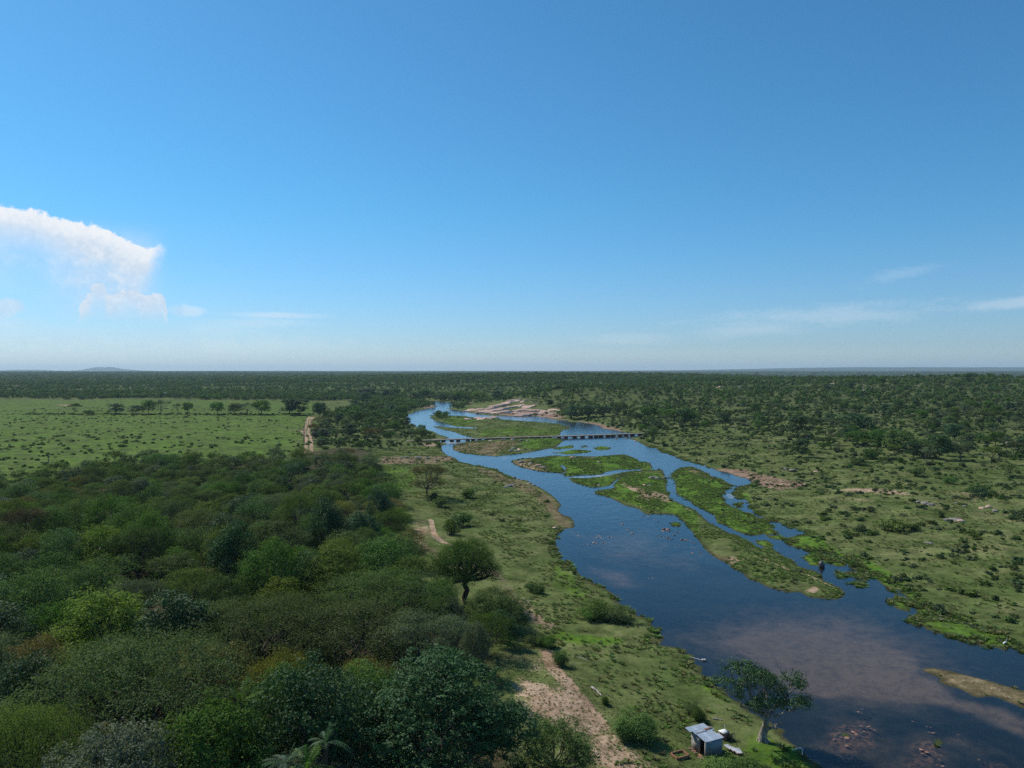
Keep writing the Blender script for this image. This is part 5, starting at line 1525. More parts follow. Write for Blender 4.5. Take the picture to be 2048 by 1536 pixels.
for k in range(9):
    a = k * .7 + .2; L_ = rngf.uniform(.55, .95)
    roots.append((bend((.25 * math.cos(a), .25 * math.sin(a), rngf.uniform(.45, .9)), (L_ * math.cos(a), L_ * math.sin(a), -.25), rngf, 6, .06, -.12), np.linspace(.10, .16, 6)))
V_, F_ = tubes(roots, 6)
link('buttress_roots', mesh_np('buttress_roots', V_, F_, (BARKP,), smooth=True), parent=froot)
tag(froot, 'gnarled wide-branching tree with thick pale trunk and bare dead boughs at the water edge', 'tree')

# ------------------------------------------------------------------ banana-like and palm plants in the woodland
def frond_plant(name, px, py, d, h, n, fl_, spread, label, m='bush', stiff=.5):
    rng = np.random.RandomState(int(px))
    x = (px - 1024) / FPX * d; rx, rz = rays([(px, py)]); zt = CAMZ + rz[0] * d; g = hz(x, d)
    root = thing(name, (x, d, g), 0, label, 'palm')
    th = zt - g - h * .45
    V, F = tubes([(bend((0, 0, -.3), (0, 0, th), rng, 6, .02), np.linspace(.24, .16, 6))], 7)
    link('trunk', mesh_np('palm_trunk', V, F, (BARKD,), smooth=True), parent=root)
    for k in range(n):
        a = k * 2.4 + rng.uniform(-.3, .3); el = rng.uniform(.15, 1.35)
        t = np.linspace(0, 1, 12)
        L = fl_ * rng.uniform(.8, 1.1)
        r = t * L * math.cos(el) * spread; z = th + t * L * math.sin(el) - stiff * (t ** 2) * L * (1.1 - math.sin(el) * .6)
        mid = np.stack([r * math.cos(a), r * math.sin(a), z], 1)
        wdt = L * .17 * np.sin(np.clip(t * 1.05 + .05, 0, 1) * math.pi) ** .6
        sd = np.array([-math.sin(a), math.cos(a), 0])
        q = []
        for i in range(11):
            for sg in (-1, 1):
                b = mid[i]; e = mid[i + 1]
                tip = (b + e) / 2 + sd * sg * wdt[i] + (e - b) * 1.0 - np.array([0, 0, wdt[i] * .35])
                q.append([b, (b + tip) / 2 + (e - b) * .25, tip, e])
        V = np.array(q).reshape(-1, 3)
        me = mesh_np('frond', V, np.arange(len(V)).reshape(-1, 4), (LM[m],)); vattr(me, 'tint', np.repeat(rng.uniform(0, 1, len(V) // 4), 4))
        link('frond', me, parent=root)
    return root
frond_plant('banana_palm', 478, 1368, 66, 3.4, 9, 3.2, .7, 'palm with stiff upright fronds beside the bushy bright green tree', 'green', .15)
frond_plant('drooping_palm', 648, 1448, 52, 3.0, 12, 2.2, .9, 'palm with drooping green fronds half hidden below the broad blue-green tree', 'dark', .8)
frond_plant('drooping_palm', 568, 1486, 50, 3.0, 14, 2.4, 1.0, 'low shaggy palm with dark drooping fronds near the silvery tree', 'dark', .6)
frond_plant('drooping_palm', 610, 1500, 50, 3.0, 12, 2.8, 1.0, 'low leafy palm in the deepest woodland shade', 'green', .6)

# ------------------------------------------------------------------ causeway bridge
DECKM = simple_mat('dusty_concrete_deck', (.21, .175, .13), (.33, .28, .22), .5)
BZ = 1.45
bp = plane([(813, 881), (850, 880.3), (900, 878.6), (960, 876.6), (1020, 874.6), (1080, 872.9), (1140, 871.6), (1200, 869.6), (1250, 867.6), (1285, 866.3), (1306, 865.4)], BZ)
br_c = bp.mean(0)
bridge = thing('causeway_bridge', (float(bp[2][0]), float(bp[2][1]), 0), 0, 'long low concrete causeway bridge on short piers crossing the river', 'bridge')
loc0 = np.array([bp[2][0], bp[2][1]])
bp = bp - loc0
def along(s):
    L = np.concatenate([[0], np.cumsum(np.linalg.norm(np.diff(bp, axis=0), axis=1))])
    return np.stack([np.interp(s, L, bp[:, 0]), np.interp(s, L, bp[:, 1])], -1), L[-1]
_, LB = along(0)
ss_ = np.linspace(0, LB, 60)
c_, _ = along(ss_)
tn = np.gradient(c_, axis=0); tn /= np.linalg.norm(tn, axis=1, keepdims=True)
nr = np.stack([-tn[:, 1], tn[:, 0]], 1)
def strip(name, w0, w1, z0, z1, m, a=0, b=60):
    rings = []
    for i in range(a, b):
        pA, pB = c_[i] + nr[i] * w0, c_[i] + nr[i] * w1
        rings.append([(pA[0], pA[1], z0), (pB[0], pB[1], z0), (pB[0], pB[1], z1), (pA[0], pA[1], z1)])
    V = np.array(rings).reshape(-1, 3); n = b - a
    F = [(i * 4 + j, i * 4 + (j + 1) % 4, (i + 1) * 4 + (j + 1) % 4, (i + 1) * 4 + j) for i in range(n - 1) for j in range(4)]
    F += [(0, 3, 2, 1), ((n - 1) * 4, (n - 1) * 4 + 1, (n - 1) * 4 + 2, (n - 1) * 4 + 3)]
    return link(name, mesh_np(name, V, np.array(F), (m,)), parent=bridge)
strip('deck', -2.1, 2.1, BZ - .42, BZ, DECKM)
strip('kerb', -2.25, -2.103, BZ - .4, BZ + .08, CONCD)
strip('kerb', 2.103, 2.25, BZ - .4, BZ + .08, CONCD)
pm = None
for k, s in enumerate(np.cumsum(np.random.RandomState(4).uniform(3.6, 6.4, 60))):
    if s > LB - 3: break
    p, _ = along(s); d_, _ = along(s + .5); a = math.atan2(*(d_ - p)[::-1])
    if pm is None:
        V, F = join_np([box_np(0, 0, 0, 1.7, 4.0, 3.4), box_np(0, -2.15, -.3, .6, .5, 2.9)])
        pm = mesh_np('pier', V, F, (CONCD,))
    if R.random() < .06: continue
    o = link('pier', pm, (float(p[0]), float(p[1]), BZ - .425 - 1.7), bridge); o.rotation_euler[2] = a
for e in (0, 1):
    p, _ = along(2.0 if e == 0 else LB - 2.0); d_, _ = along(3.0 if e == 0 else LB - 1); a = math.atan2(*(d_ - p)[::-1])
    part('abutment', [box_np(0, 0, 0, 7, 5.4, 3.0, a)], CONCD, bridge, (float(p[0]), float(p[1]), BZ - .43 - 1.5))
# flood debris caught against the piers
for k, (a, b, w_) in enumerate(((935, 886, 26), (955, 883, 22), (1122, 878, 16), (915, 889, 16))):
    g_ = plane([(a, b)], .3)[0]
    rg = np.random.RandomState(k)
    ps = []
    for _ in range(26):
        q0 = rg.normal(size=3) * (2.2, .8, .35); q1 = q0 + rg.normal(size=3) * (2.5, .9, .4)
        ps.append((bend(q0, q1, rg, 4, .1), np.array([.12, .1, .08, .03])))
    V, F = tubes(ps, 4)
    o = link('driftwood_pile', mesh_np('driftwood', V, F, (WOODM,)), (float(g_[0]), float(g_[1]), .45))
    tag(o, ['biggest tangle of flood driftwood caught against the bridge piers', 'second tangle of driftwood against the piers beside the biggest', 'small knot of driftwood under the middle of the bridge', 'loose driftwood beside the white rapids at the bridge'][k], 'driftwood', 'flood driftwood at the bridge')

# ------------------------------------------------------------------ rocks
def rock_mesh(name, seed, m, sx=1, sy=1, sz=.6, ang=.35, n=3):
    import bmesh
    rng = np.random.RandomState(seed)
    bm = bmesh.new(); bmesh.ops.create_icosphere(bm, subdivisions=n, radius=1)
    V = np.array([v.co[:] for v in bm.verts]); F = np.array([[v.index for v in f.verts] for f in bm.faces]); bm.free()
    for _ in range(9):                                # chop flat facets
        nn = rng.normal(size=3); nn /= np.linalg.norm(nn); o_ = rng.uniform(.55, .85)
        d = V @ nn
        V -= np.maximum(d - o_, 0)[:, None] * nn * .92
    V += rng.normal(size=V.shape) * .018
    V *= (sx, sy, sz)
    return mesh_np(name, V, F, (m,))
RK = {k: [rock_mesh('rock_' + k, 300 + i * 9 + j, m, n=2) for j in range(4)] for i, (k, m) in enumerate((('pink', GRANITE), ('grey', GRANG), ('red', ROCKR), ('dark', ROCKD)))}
SLAB = [rock_mesh('granite_ledge', 340 + j, GRANITE, 1, .5, .24, n=3) for j in range(5)]
qr = np.random.RandomState(55)
def rocks_px(lst, kinds, group, name, marks, lookf, zoff=0.0, flat=(.5, .9)):
    it = []
    for (a, b, w_) in lst:
        g_ = ground(a, b)
        s = w_ / FPX * g_.y / 2
        k = kinds[qr.randint(len(kinds))]
        o = link(name, RK[k][qr.randint(4)], (g_.x, g_.y, g_.z + zoff + s * .1))
        o.scale = (s * qr.uniform(.8, 1.2), s * qr.uniform(.7, 1.1), s * qr.uniform(*flat)); o.rotation_euler = (qr.uniform(-.2, .2), qr.uniform(-.2, .2), qr.uniform(0, 6.28))
        it.append((o, ('big ' if w_ > 9 else ('fist-like ' if w_ < 5 else 'middling ')).replace('fist-like', 'small') + {'pink': 'pinkish', 'grey': 'grey', 'red': 'reddish', 'dark': 'dark wet'}[k] + ' ' + lookf))
    label_group(it, marks, group, 'rock')
def zr(*q): return [(1100 + a / 5.689, 1020 + b / 5.689, w / 5.689) for a, b, w in q]
rocks_px(zr((820, 160, 50), (840, 180, 25), (880, 225, 40), (905, 240, 30), (935, 265, 50), (910, 280, 30), (945, 280, 25), (320, 292, 40), (345, 300, 30), (560, 295, 40), (540, 315, 45), (580, 315, 40), (670, 305, 45), (700, 310, 35),
            (740, 312, 30), (500, 375, 60), (530, 382, 35), (600, 375, 50), (625, 382, 30), (390, 395, 35), (440, 402, 40), (1300, 215, 60), (1340, 225, 70), (1290, 240, 50), (1360, 240, 40), (1390, 232, 40), (1450, 250, 50), (1470, 262, 30),
            (1230, 295, 35), (1260, 300, 40), (1300, 310, 35), (1340, 315, 50), (1370, 325, 45), (1410, 290, 50), (1390, 330, 40), (1500, 335, 60), (1540, 342, 60), (1560, 350, 30), (1480, 398, 40), (1620, 425, 30), (1655, 435, 35),
            (1690, 437, 30), (1620, 490, 34), (1710, 490, 36), (1725, 502, 25), (1060, 65, 40), (1120, 80, 50), (1190, 112, 25), (1230, 130, 35), (240, 165, 40), (270, 175, 40), (1130, 782, 35), (1165, 778, 40), (1185, 775, 25), (830, 840, 30), (750, 855, 30),
            (620, 760, 30), (540, 720, 30), (520, 728, 28), (1950, 600, 25), (1540, 415, 25), (1640, 380, 40), (1600, 350, 25)), ('red', 'grey', 'dark', 'dark'), 'rocks breaking the surface of the shallow river', 'river_rock',
         [(n, *plane([q])[0]) for n, q in (('the bulge in the near bank', (1130, 1090)), ('the line of rapids', (1255, 1060)), ('the small green islet', (1350, 1048)), ('the long island shore', (1400, 1090)), ('the submerged shoal', (1240, 1150)))], 'rock in the shallows', -.08, (.4, .75))
def zs(*q): return [(1448 + a / 3.413, 1086 + b / 3.413, w / 3.413) for a, b, w in q]
rocks_px(zs((920, 1152, 40), (895, 1150, 25), (945, 1135, 30), (940, 1158, 25), (940, 1245, 35), (965, 1240, 30), (985, 1250, 35), (935, 1265, 30), (1005, 1262, 30), (960, 1285, 30), (940, 1295, 28), (890, 1290, 50), (910, 1310, 40), (870, 1320, 35),
            (840, 1330, 45), (800, 1322, 40), (780, 1318, 25), (885, 1330, 30), (750, 1340, 35), (845, 1385, 40), (830, 1380, 25), (860, 1390, 20), (825, 1240, 25), (828, 1262, 30), (1385, 1250, 34), (1410, 1255, 24), (1425, 1295, 36), (1400, 1288, 20),
            (1600, 1305, 26), (1355, 1410, 50), (1385, 1425, 50), (1360, 1435, 35), (1740, 1475, 26), (1470, 1475, 30), (1460, 1512, 30), (1490, 1520, 34), (1810, 1320, 16), (1030, 1275, 30), (1045, 1290, 24), (1290, 1215, 30)), ('red', 'red', 'dark'), 'reddish rocks of the shoal by the fig', 'shoal_rock',
         [(n, *plane([q])[0]) for n, q in (('the weedy shoal tip', (1745, 1470)), ('the lone weed clump', (1875, 1485)), ('the outer shoal rock', (1716, 1422)))], 'rock awash in the near river', -.1, (.3, .55))
for a, b in ((968, 1262), (1010, 1268), (935, 1288), (785, 1345), (770, 1280), (950, 1198)):
    pass
# the grey slabs and rubble on the banks
rocks_px([(700 + a / 2.926, 720 + b / 2.926, w / 2.926) for a, b, w in ((960, 690, 30), (985, 700, 34), (1010, 705, 26), (1050, 725, 34), (1075, 735, 30), (1100, 745, 24), (930, 740, 50), (955, 735, 40), (910, 745, 30), (1200, 985, 40), (355, 550, 22), (330, 572, 40), (400, 575, 46),
          (450, 578, 40), (300, 575, 30), (500, 585, 34), (960, 520, 40), (990, 525, 36), (940, 535, 40), (980, 535, 30), (820, 475, 34), (900, 470, 40), (950, 468, 30), (1000, 472, 36), (1040, 474, 26), (1060, 610, 40), (1100, 620, 40), (1000, 600, 44), (1130, 630, 40),
          (1770, 690, 50), (1800, 695, 46), (1840, 690, 36), (1720, 735, 36), (1750, 735, 30), (1620, 460, 24), (1560, 462, 20), (1670, 475, 20), (1640, 458, 16), (1460, 600, 0.1 + 30), (1300, 575, 40), (1320, 572, 30), (1455, 735, 26))], ('grey', 'pink', 'grey'),
         'rubble and rock slabs on the banks', 'bank_rock', [(n, *gxy(*q)) for n, q in (('the near bridge ramp', (830, 884)), ('the pale bank notch', (1060, 965)), ('the ford island', (1000, 890)), ('the middle island tip', (1060, 930)), ('the long island crown', (1310, 955)), ('the far bridge ramp', (1295, 872)))],
         'rock lying on the bank')
rocks_px([(1348 + a / 2.926, 720 + b / 2.926, w / 2.926) for a, b, w in ((1430, 835, 50), (1465, 840, 60), (1500, 850, 50), (1600, 940, 50), (1640, 938, 70), (1680, 945, 50), (1655, 840, 36), (1700, 858, 40), (1800, 870, 40), (1840, 865, 60), (1880, 885, 46), (1500, 1075, 40),
          (1350, 95, 40), (1330, 115, 50), (1370, 105, 46), (1400, 120, 40), (1430, 122, 36), (1510, 125, 46), (1550, 130, 50), (1590, 132, 44), (1620, 140, 40), (930, 145, 44), (950, 150, 40), (910, 155, 30), (1100, 165, 40), (1110, 180, 36), (1150, 170, 36),
          (240, 175, 40), (225, 205, 26), (1960, 490, 50), (2000, 480, 50), (2030, 495, 40), (650, 640, 40), (690, 650, 50), (830, 655, 30), (1890, 160, 0.1 + 34), (1210, 330, 0.1 + 20), (390, 160, 30), (260, 160, 30), (1010, 210, 30), (700, 190, 26), (1480, 1070, 30))],
         ('grey', 'pink', 'grey'), 'boulders and slabs on the far bank and ridge', 'hill_boulder', [(n, *gxy(*q)) for n, q in (('the meadow slabs', (1850, 1010)), ('the ridge crest', (1815, 757)), ('the outer ridge', (1880, 765)), ('the ridge thicket', (1700, 775)), ('the red gravel bank', (1580, 940)), ('the far hillside scar', (1430, 785)))],
         'boulder')
# granite outcrop above the upper bend: long parallel ledges
def zo(a, b): return (900 + a / 6.827, 770 + b / 6.827)
it = []
ledges = [(270, 250, 90, .1), (200, 258, 60, .1), (860, 215, 220, .55), (760, 255, 160, .5), (900, 225, 120, .6), (560, 330, 200, .45), (640, 300, 260, .5), (740, 270, 180, .5), (480, 375, 260, .2), (600, 360, 260, .25), (700, 345, 220, .3), (440, 385, 180, .1),
          (820, 315, 200, .4), (900, 300, 200, .45), (960, 290, 140, .4), (760, 385, 240, .15), (860, 375, 200, .2), (920, 390, 180, .1), (1050, 310, 160, .7), (1100, 300, 140, .8), (1030, 300, 120, .6), (1150, 360, 160, .2), (1230, 360, 200, .1), (1290, 375, 150, .1),
          (1000, 415, 220, .1), (1100, 410, 200, .1), (940, 425, 140, .1), (1180, 405, 160, .05), (1400, 345, 140, .1), (1460, 350, 110, .1), (1380, 405, 100, .1), (980, 350, 180, .3), (1060, 345, 120, .4), (300, 345, 140, .05), (240, 360, 130, .05), (360, 350, 120, .1), (420, 335, 110, .1),
          (240, 472, 110, 0), (420, 470, 120, .1), (520, 460, 130, .1), (600, 455, 120, .05), (380, 460, 110, .2), (1020, 210, 70, 1.2), (980, 235, 60, 1.2), (1180, 240, 60, .9), (1130, 230, 60, 1.0), (1440, 452, 70, 0), (580, 290, 110, .4), (680, 385, 200, .1), (560, 385, 160, .1)]
for k, (a, b, w_, tilt) in enumerate(ledges):
    g_ = ground(*zo(a, b)); s = w_ / 6.827 / FPX * g_.y / 2 * 1.15
    o = link('granite_ledge', SLAB[k % 5], (g_.x, g_.y, g_.z + .2)); o.scale = (s, min(s * 1.6, 7.5), s * qr.uniform(.8, 1.2))
    o.rotation_euler = (qr.uniform(.05, .32), -min(tilt, .5) * .42, qr.uniform(-.15, .35))
    it.append((o, ('long' if w_ > 150 else 'short') + (' tilted' if tilt > .3 else ' flat-lying') + ' pink granite ledge'))
label_group(it, [(n, *gxy(*zo(*q))) for n, q in (('the pool mouth', (250, 250)), ('the outcrop crest', (950, 200)), ('the waterline below the outcrop', (600, 400)), ('the wooded end of the outcrop', (1350, 360)), ('the island rim', (450, 470)))], 'bare granite ledges above the upper bend', 'rock')
# lone dark standing rock in the side channel
g_ = plane([(1643, 1134)])[0]
o = link('standing_rock', rock_mesh('standing_rock', 401, ROCKD, .75, .7, 1.1, n=3), (float(g_[0]), float(g_[1]), .35)); o.rotation_euler = (0, .12, .5)
tag(o, 'dark upright rock with a pale cap standing in the side channel', 'rock')
o2 = link('pale_cap', rock_mesh('pale_cap', 402, GRANG, .42, .42, .14, n=2), (0.05, 0, 1.0), o)

# ------------------------------------------------------------------ shed, brick trough, sheets, small store
def gp(px, py, z=None):
    v = ground(px, py); return v
C0 = ground(1411, 1516); A0 = ground(1383, 1499); B0 = ground(1449, 1508)
zb = C0.z
bdir = (B0 - C0); bang = math.atan2(bdir.y, bdir.x)
Lb = 2.45; La = 2.5
shed = thing('tin_roof_shed', (C0.x, C0.y, zb - .1), bang, 'small grey shed with a rusty corrugated tin roof and open doorway by the fig tree', 'shed')
# local frame: +x along the shaded wall, +y along the doorway wall away from the camera
H0, H1 = 1.95, 2.25
def wallq(name, x0, y0, x1, y1, z0, z1a, z1b, th, m):
    dx, dy = x1 - x0, y1 - y0; L = math.hypot(dx, dy); nx, ny = -dy / L * th, dx / L * th
    V = np.array([(x0, y0, z0), (x1, y1, z0), (x1 + nx, y1 + ny, z0), (x0 + nx, y0 + ny, z0), (x0, y0, z1a), (x1, y1, z1b), (x1 + nx, y1 + ny, z1b), (x0 + nx, y0 + ny, z1a)])
    return link(name, mesh_np(name, V, box_np(0, 0, 0, 1, 1, 1)[1], (m,)), parent=shed)
wallq('wall', .12, 0, Lb, 0, 0, H0 - .03, H0 - .03, .10, TINW)                         # towards the camera
wallq('wall', Lb, .103, Lb, La, 0, H0 - .03, H1 - .03, .10, PLASTER)                    # river side
wallq('wall', Lb - .103, La, .12, La, 0, H1 - .03, H1 - .03, -.10, PLASTER)              # back
wallq('wall', 0, La, 0, 1.05, 0, H1 - .03, H0 + .1, .12, PLASTER)                # doorway side, behind the opening
part('door_post', [box_np(.05, .08, .98, .12, .16, 1.9)], CONC, shed)
part('lintel', [box_np(.06, .60, 1.90, .10, .88, .10)], WOODM, shed)
part('doorstep', [box_np(-.25, .60, .06, .5, .9, .16)], BRICKM, shed)
part('inner_floor', [box_np(Lb / 2, La / 2, .06, Lb - .3, La - .3, .08)], BLACKM, shed)  # floor coloured near black to stand for shade inside the doorway
def corr(w, l, amp=.018, pitch=.09):
    n = int(w / pitch * 4); xs = np.linspace(0, w, n + 1); z = amp * np.sin(xs / pitch * 2 * math.pi)
    V = np.concatenate([np.stack([xs, np.full(n + 1, y), z + k], 1) for y in (0, l) for k in (0, .006)])
    m_ = n + 1; F = []
    for i in range(n):
        F += [(m_ + i, m_ + i + 1, 3 * m_ + i + 1, 3 * m_ + i), (i, 2 * m_ + i, 2 * m_ + i + 1, i + 1)]
    return V, np.array(F)
sl = math.atan2(H1 - H0, La)
for k, (y0, l_, x0, w_, dz) in enumerate(((-.12, .98, -.10, 2.7, .0), (.80, .80, -.12, 2.35, .018), (1.52, .62, -.2, 2.75, .036), (2.06, .95, -.55, 2.75, .054))):
    V, F = corr(l_, w_)                         # ribs run across the slope
    V = np.stack([V[:, 1], V[:, 0], V[:, 2]], 1); F = F[:, ::-1]
    o = link('roof_sheet', mesh_np('roof_sheet', V, F, (TIN,)), (x0, y0, H0 + y0 * math.tan(sl) + .03 + dz), shed); o.rotation_euler[0] = sl
part('rust_patch', [box_np(1.95, 1.86, H0 + 1.86 * math.tan(sl) + .125, 1.0, .34, .012)], RUST, shed)
part('rust_strip', [box_np(.75, 1.62, H0 + 1.62 * math.tan(sl) + .115, 1.6, .08, .012)], RUST, shed)
# stones at the foot of the doorway wall
it = []
for k, (a, b, s) in enumerate(((1384, 1498, .2), (1387, 1503, .24), (1391, 1506, .2), (1400, 1516, .34), (1405, 1519, .3), (1378, 1498, .16), (1395, 1511, .18))):
    g_ = ground(a, b); o = link('loose_brick', RK['red'][k % 4], (g_.x, g_.y, g_.z + .04)); o.scale = (s * 1.3, s, s * .7)
    it.append((o, 'broken reddish brick lump'))
label_group(it, [('the shed doorway', C0.x, C0.y)], 'rubble at the shed doorway', 'rubble')
# small store with white lid
g_ = ground(1450, 1481)
st = thing('small_brick_store', (g_.x, g_.y + .45, g_.z), bang + .05, 'knee-high brick box with a white sheet lid behind the shed', 'box')
part('wall', [box_np(0, 0, .4, .85, .75, .95)], BRICKM, st)
part('lid', [box_np(-.03, 0, .90, 1.0, .9, .04)], WHITE, st)
part('leaning_pole', [box_np(0, 0, .35, .05, .05, .75)], WHITE, st, (.42, .1, .92)).rotation_euler = (0, -.35, 0)
g_ = ground(1464, 1484)
rg = np.random.RandomState(3)
ps = [(bend((rg.uniform(-.5, .5), rg.uniform(-.3, .3), 0), (rg.uniform(-.6, .6), rg.uniform(-.4, .4), rg.uniform(.5, 1.1)), rg, 5, .15), np.linspace(.06, .03, 5)) for _ in range(14)]
V, F = tubes(ps, 5)
tag(link('scrap_heap', mesh_np('scrap_heap', V, F, (ROCKD,)), (g_.x, g_.y + .5, g_.z)), 'dark tangle of rusty scrap leaning beside the white-lidded box', 'scrap')
# loose sheets lying on the grass
SHEETM = simple_mat('weathered_sheet', (.20, .13, .10), (.42, .46, .50), 2.2, .6, .3, .1, .01, (1, .4, 1), .36, .5)
it = []
for k, (a, b, rz_, tx, ty) in enumerate(((1458, 1499, .1, .16, .14), (1467, 1504, -.15, .1, .2), (1476, 1508, -.3, .2, .1))):
    g_ = ground(a, b); V, F = corr(.8, 1.0)
    V -= V.mean(0)
    o = link('roofing_sheet', mesh_np('roofing_sheet', V, F, (SHEETM,)), (g_.x, g_.y, g_.z + .32 + .03 * k)); o.rotation_euler = (tx, ty, rz_ + bang)
    e = part('rusty_edge', [box_np(0, -.48, .012, .78, .14, .03)], RUST, o)
    tag(o, ['corrugated sheet lying on grass, the one touching the shed', 'middle corrugated sheet of three lying on grass', 'corrugated sheet lying on grass, the one nearer the fig'][k], 'metal sheet', 'loose roofing sheets beside the shed')
# brick trough, bricks laid one by one
g_ = ground(1360, 1513)
tr = thing('brick_trough', (g_.x, g_.y, g_.z - .05), bang + .02, 'low open brick ring overgrown with grass beside the shed', 'trough')
bv, bf = box_np(0, 0, 0, .29, .14, .085)
bm_ = mesh_np('brick', bv, bf, (BRICKM,))
for c in range(4):
    for side, n_ in ((0, 5), (1, 4), (2, 5), (3, 4)):
        for i in range(n_):
            t = (i + .5) / n_ - .5 + (.05 if c % 2 else -.05) / n_
            x, y, r_ = [(t * 1.5, -.62, 0), (.83, t * 1.18, math.pi / 2), (t * 1.5, .62, 0), (-.83, t * 1.18, math.pi / 2)][side]
            o = link('brick', bm_, (x, y, .05 + c * .095), tr); o.rotation_euler[2] = r_ + R.uniform(-.03, .03)
tufts('trough_grass', np.array([(g_.x + R.uniform(-.6, .6), g_.y + R.uniform(-.4, .4)) for _ in range(40)]), q6, [TUFT[2]], .3, .6, 'grass growing inside the brick ring')
# white pump pipe at the water
g_ = ground(1597, 1508)
pp = thing('pump_pipe', (g_.x, g_.y, g_.z), 0, 'white bent intake pipe on posts at the water edge below the fig', 'pipe')
V, F = tubes([(np.array([(-.55, .3, .25), (-.1, .1, .62), (.28, 0, .70), (.42, -.02, .60), (.44, -.05, -.4)]), np.full(5, .06))], 8)
link('pipe', mesh_np('pipe', V, F, (WHITE,), smooth=True), parent=pp)
part('bracket', [box_np(0, .05, .2, .07, .07, .8), box_np(.1, .05, .45, .5, .05, .05)], WIREM, pp)
# float in the river with its hose
v_ = plane([(1408, 1321)])[0]
fo_ = thing('float_raft', (float(v_[0]), float(v_[1]), 0), -.1, 'small pale raft float moored off the near bank', 'raft')
part('hull', [box_np(0, 0, .06, .75, .3, .2)], PALEW, fo_)
part('cross_bar', [box_np(-.15, 0, .19, .12, .34, .06), box_np(.15, 0, .19, .12, .34, .06)], WHITE, fo_)
V, F = tubes([(np.array([(-.4, 0, .1), (-1.0, .5, .03), (-1.7, 1.0, .05), (-2.3, 1.3, .1)]), np.full(4, .03))], 5)
link('hose', mesh_np('hose', V, F, (WHITE,)), parent=fo_)

# ------------------------------------------------------------------ fallen logs and branches
def log(px0, py0, px1, py1, r, m, label, name='fallen_log', twigs=2):
    a, b = ground(px0, py0), ground(px1, py1); rg = np.random.RandomState(int(px0))
    a0 = np.array([0, 0, r * .8]); b0 = np.array([b.x - a.x, b.y - a.y, b.z - a.z + r * .8])
    L = np.linalg.norm(b0)
    ps = [(bend(a0, b0, rg, 7, .03), np.linspace(r, r * .5, 7))]
    for _ in range(twigs):
        t = rg.uniform(.2, .8); s = a0 + (b0 - a0) * t
        ps.append((bend(s, s + np.array([rg.normal() * .3, rg.normal() * .3, rg.uniform(.1, .5)]) * L * .5, rg, 4, .1), np.linspace(r * .4, r * .12, 4)))
    V, F = tubes(ps, 6)
    tag(link(name, mesh_np(name, V, F, (m,), smooth=True), (a.x, a.y, a.z)), label, 'log')
log(1183, 1376, 1203, 1393, .17, PALEW, 'pale bleached log lying in the gully beside the sandy path')
log(1282, 1397, 1303, 1399, .07, WOODM, 'thin dark branch lying on the grass above the big round bush')
log(1153, 1312, 1176, 1322, .05, PALEW, 'thin bleached branch on the grass beside the path-side bush', twigs=3)
log(988, 1158, 1006, 1160, .10, WOODM, 'dark bent branch on bare soil by the umbrella tree', twigs=4)
log(1045, 1196, 1066, 1212, .08, PALEW, 'long grey root exposed along the eroded bank', twigs=3)
log(817, 925, 842, 927, .18, WOODM, 'old log lying across the grass downstream of the near bridge ramp', twigs=1)
log(880, 1090, 862, 1072, .07, PALEW, 'bare white branch beside the sandy bare patch', twigs=6)
log(1425, 1438, 1445, 1441, .08, PALEW, 'short pale branch on the grass behind the shed', twigs=1)

# ------------------------------------------------------------------ wire fence corner by the big dome tree
fa, fb, fc_ = ground(1038, 1421), ground(1063, 1446), ground(1060, 1470)
fence = thing('wire_fence', (fa.x, fa.y, fa.z), 0, 'rusting wire mesh fence panel beside the huge dome-shaped tree', 'fence')
def fp(v, z): return np.array([v.x - fa.x, v.y - fa.y, v.z - fa.z + z])
FH = 1.55
posts = [fa + (fb - fa) * t for t in (0, .33, .66, 1.0)] + [fb + (fc_ - fb) * .5, fc_]
for v in posts:
    V, F = tubes([(np.array([fp(v, -.3), fp(v, FH)]), np.array([.045, .045]))], 6); link('post', mesh_np('post', V, F, (WIREM,)), parent=fence)
for z in (FH - .03, .25):
    for a, b in ((fa, fb), (fb, fc_)):
        V, F = tubes([(np.array([fp(a, z), fp(b, z)]), np.array([.025, .025]))], 5); link('rail', mesh_np('rail', V, F, (WIREM,)), parent=fence)
wr = []
for a, b in ((fa, fb), (fb, fc_)):
    for z in np.arange(.3, FH, .16): wr.append((np.array([fp(a, z), fp(b, z)]), np.array([.006, .006])))
    n_ = int((b - a).length / .16)
    for k in range(n_):
        v = a + (b - a) * (k / n_); wr.append((np.array([fp(v, .2), fp(v, FH)]), np.array([.006, .006])))
V, F = tubes(wr, 3); tag(link('wire_mesh', mesh_np('wire_mesh', V, F, (WIREM,)), parent=fence), kind='stuff')

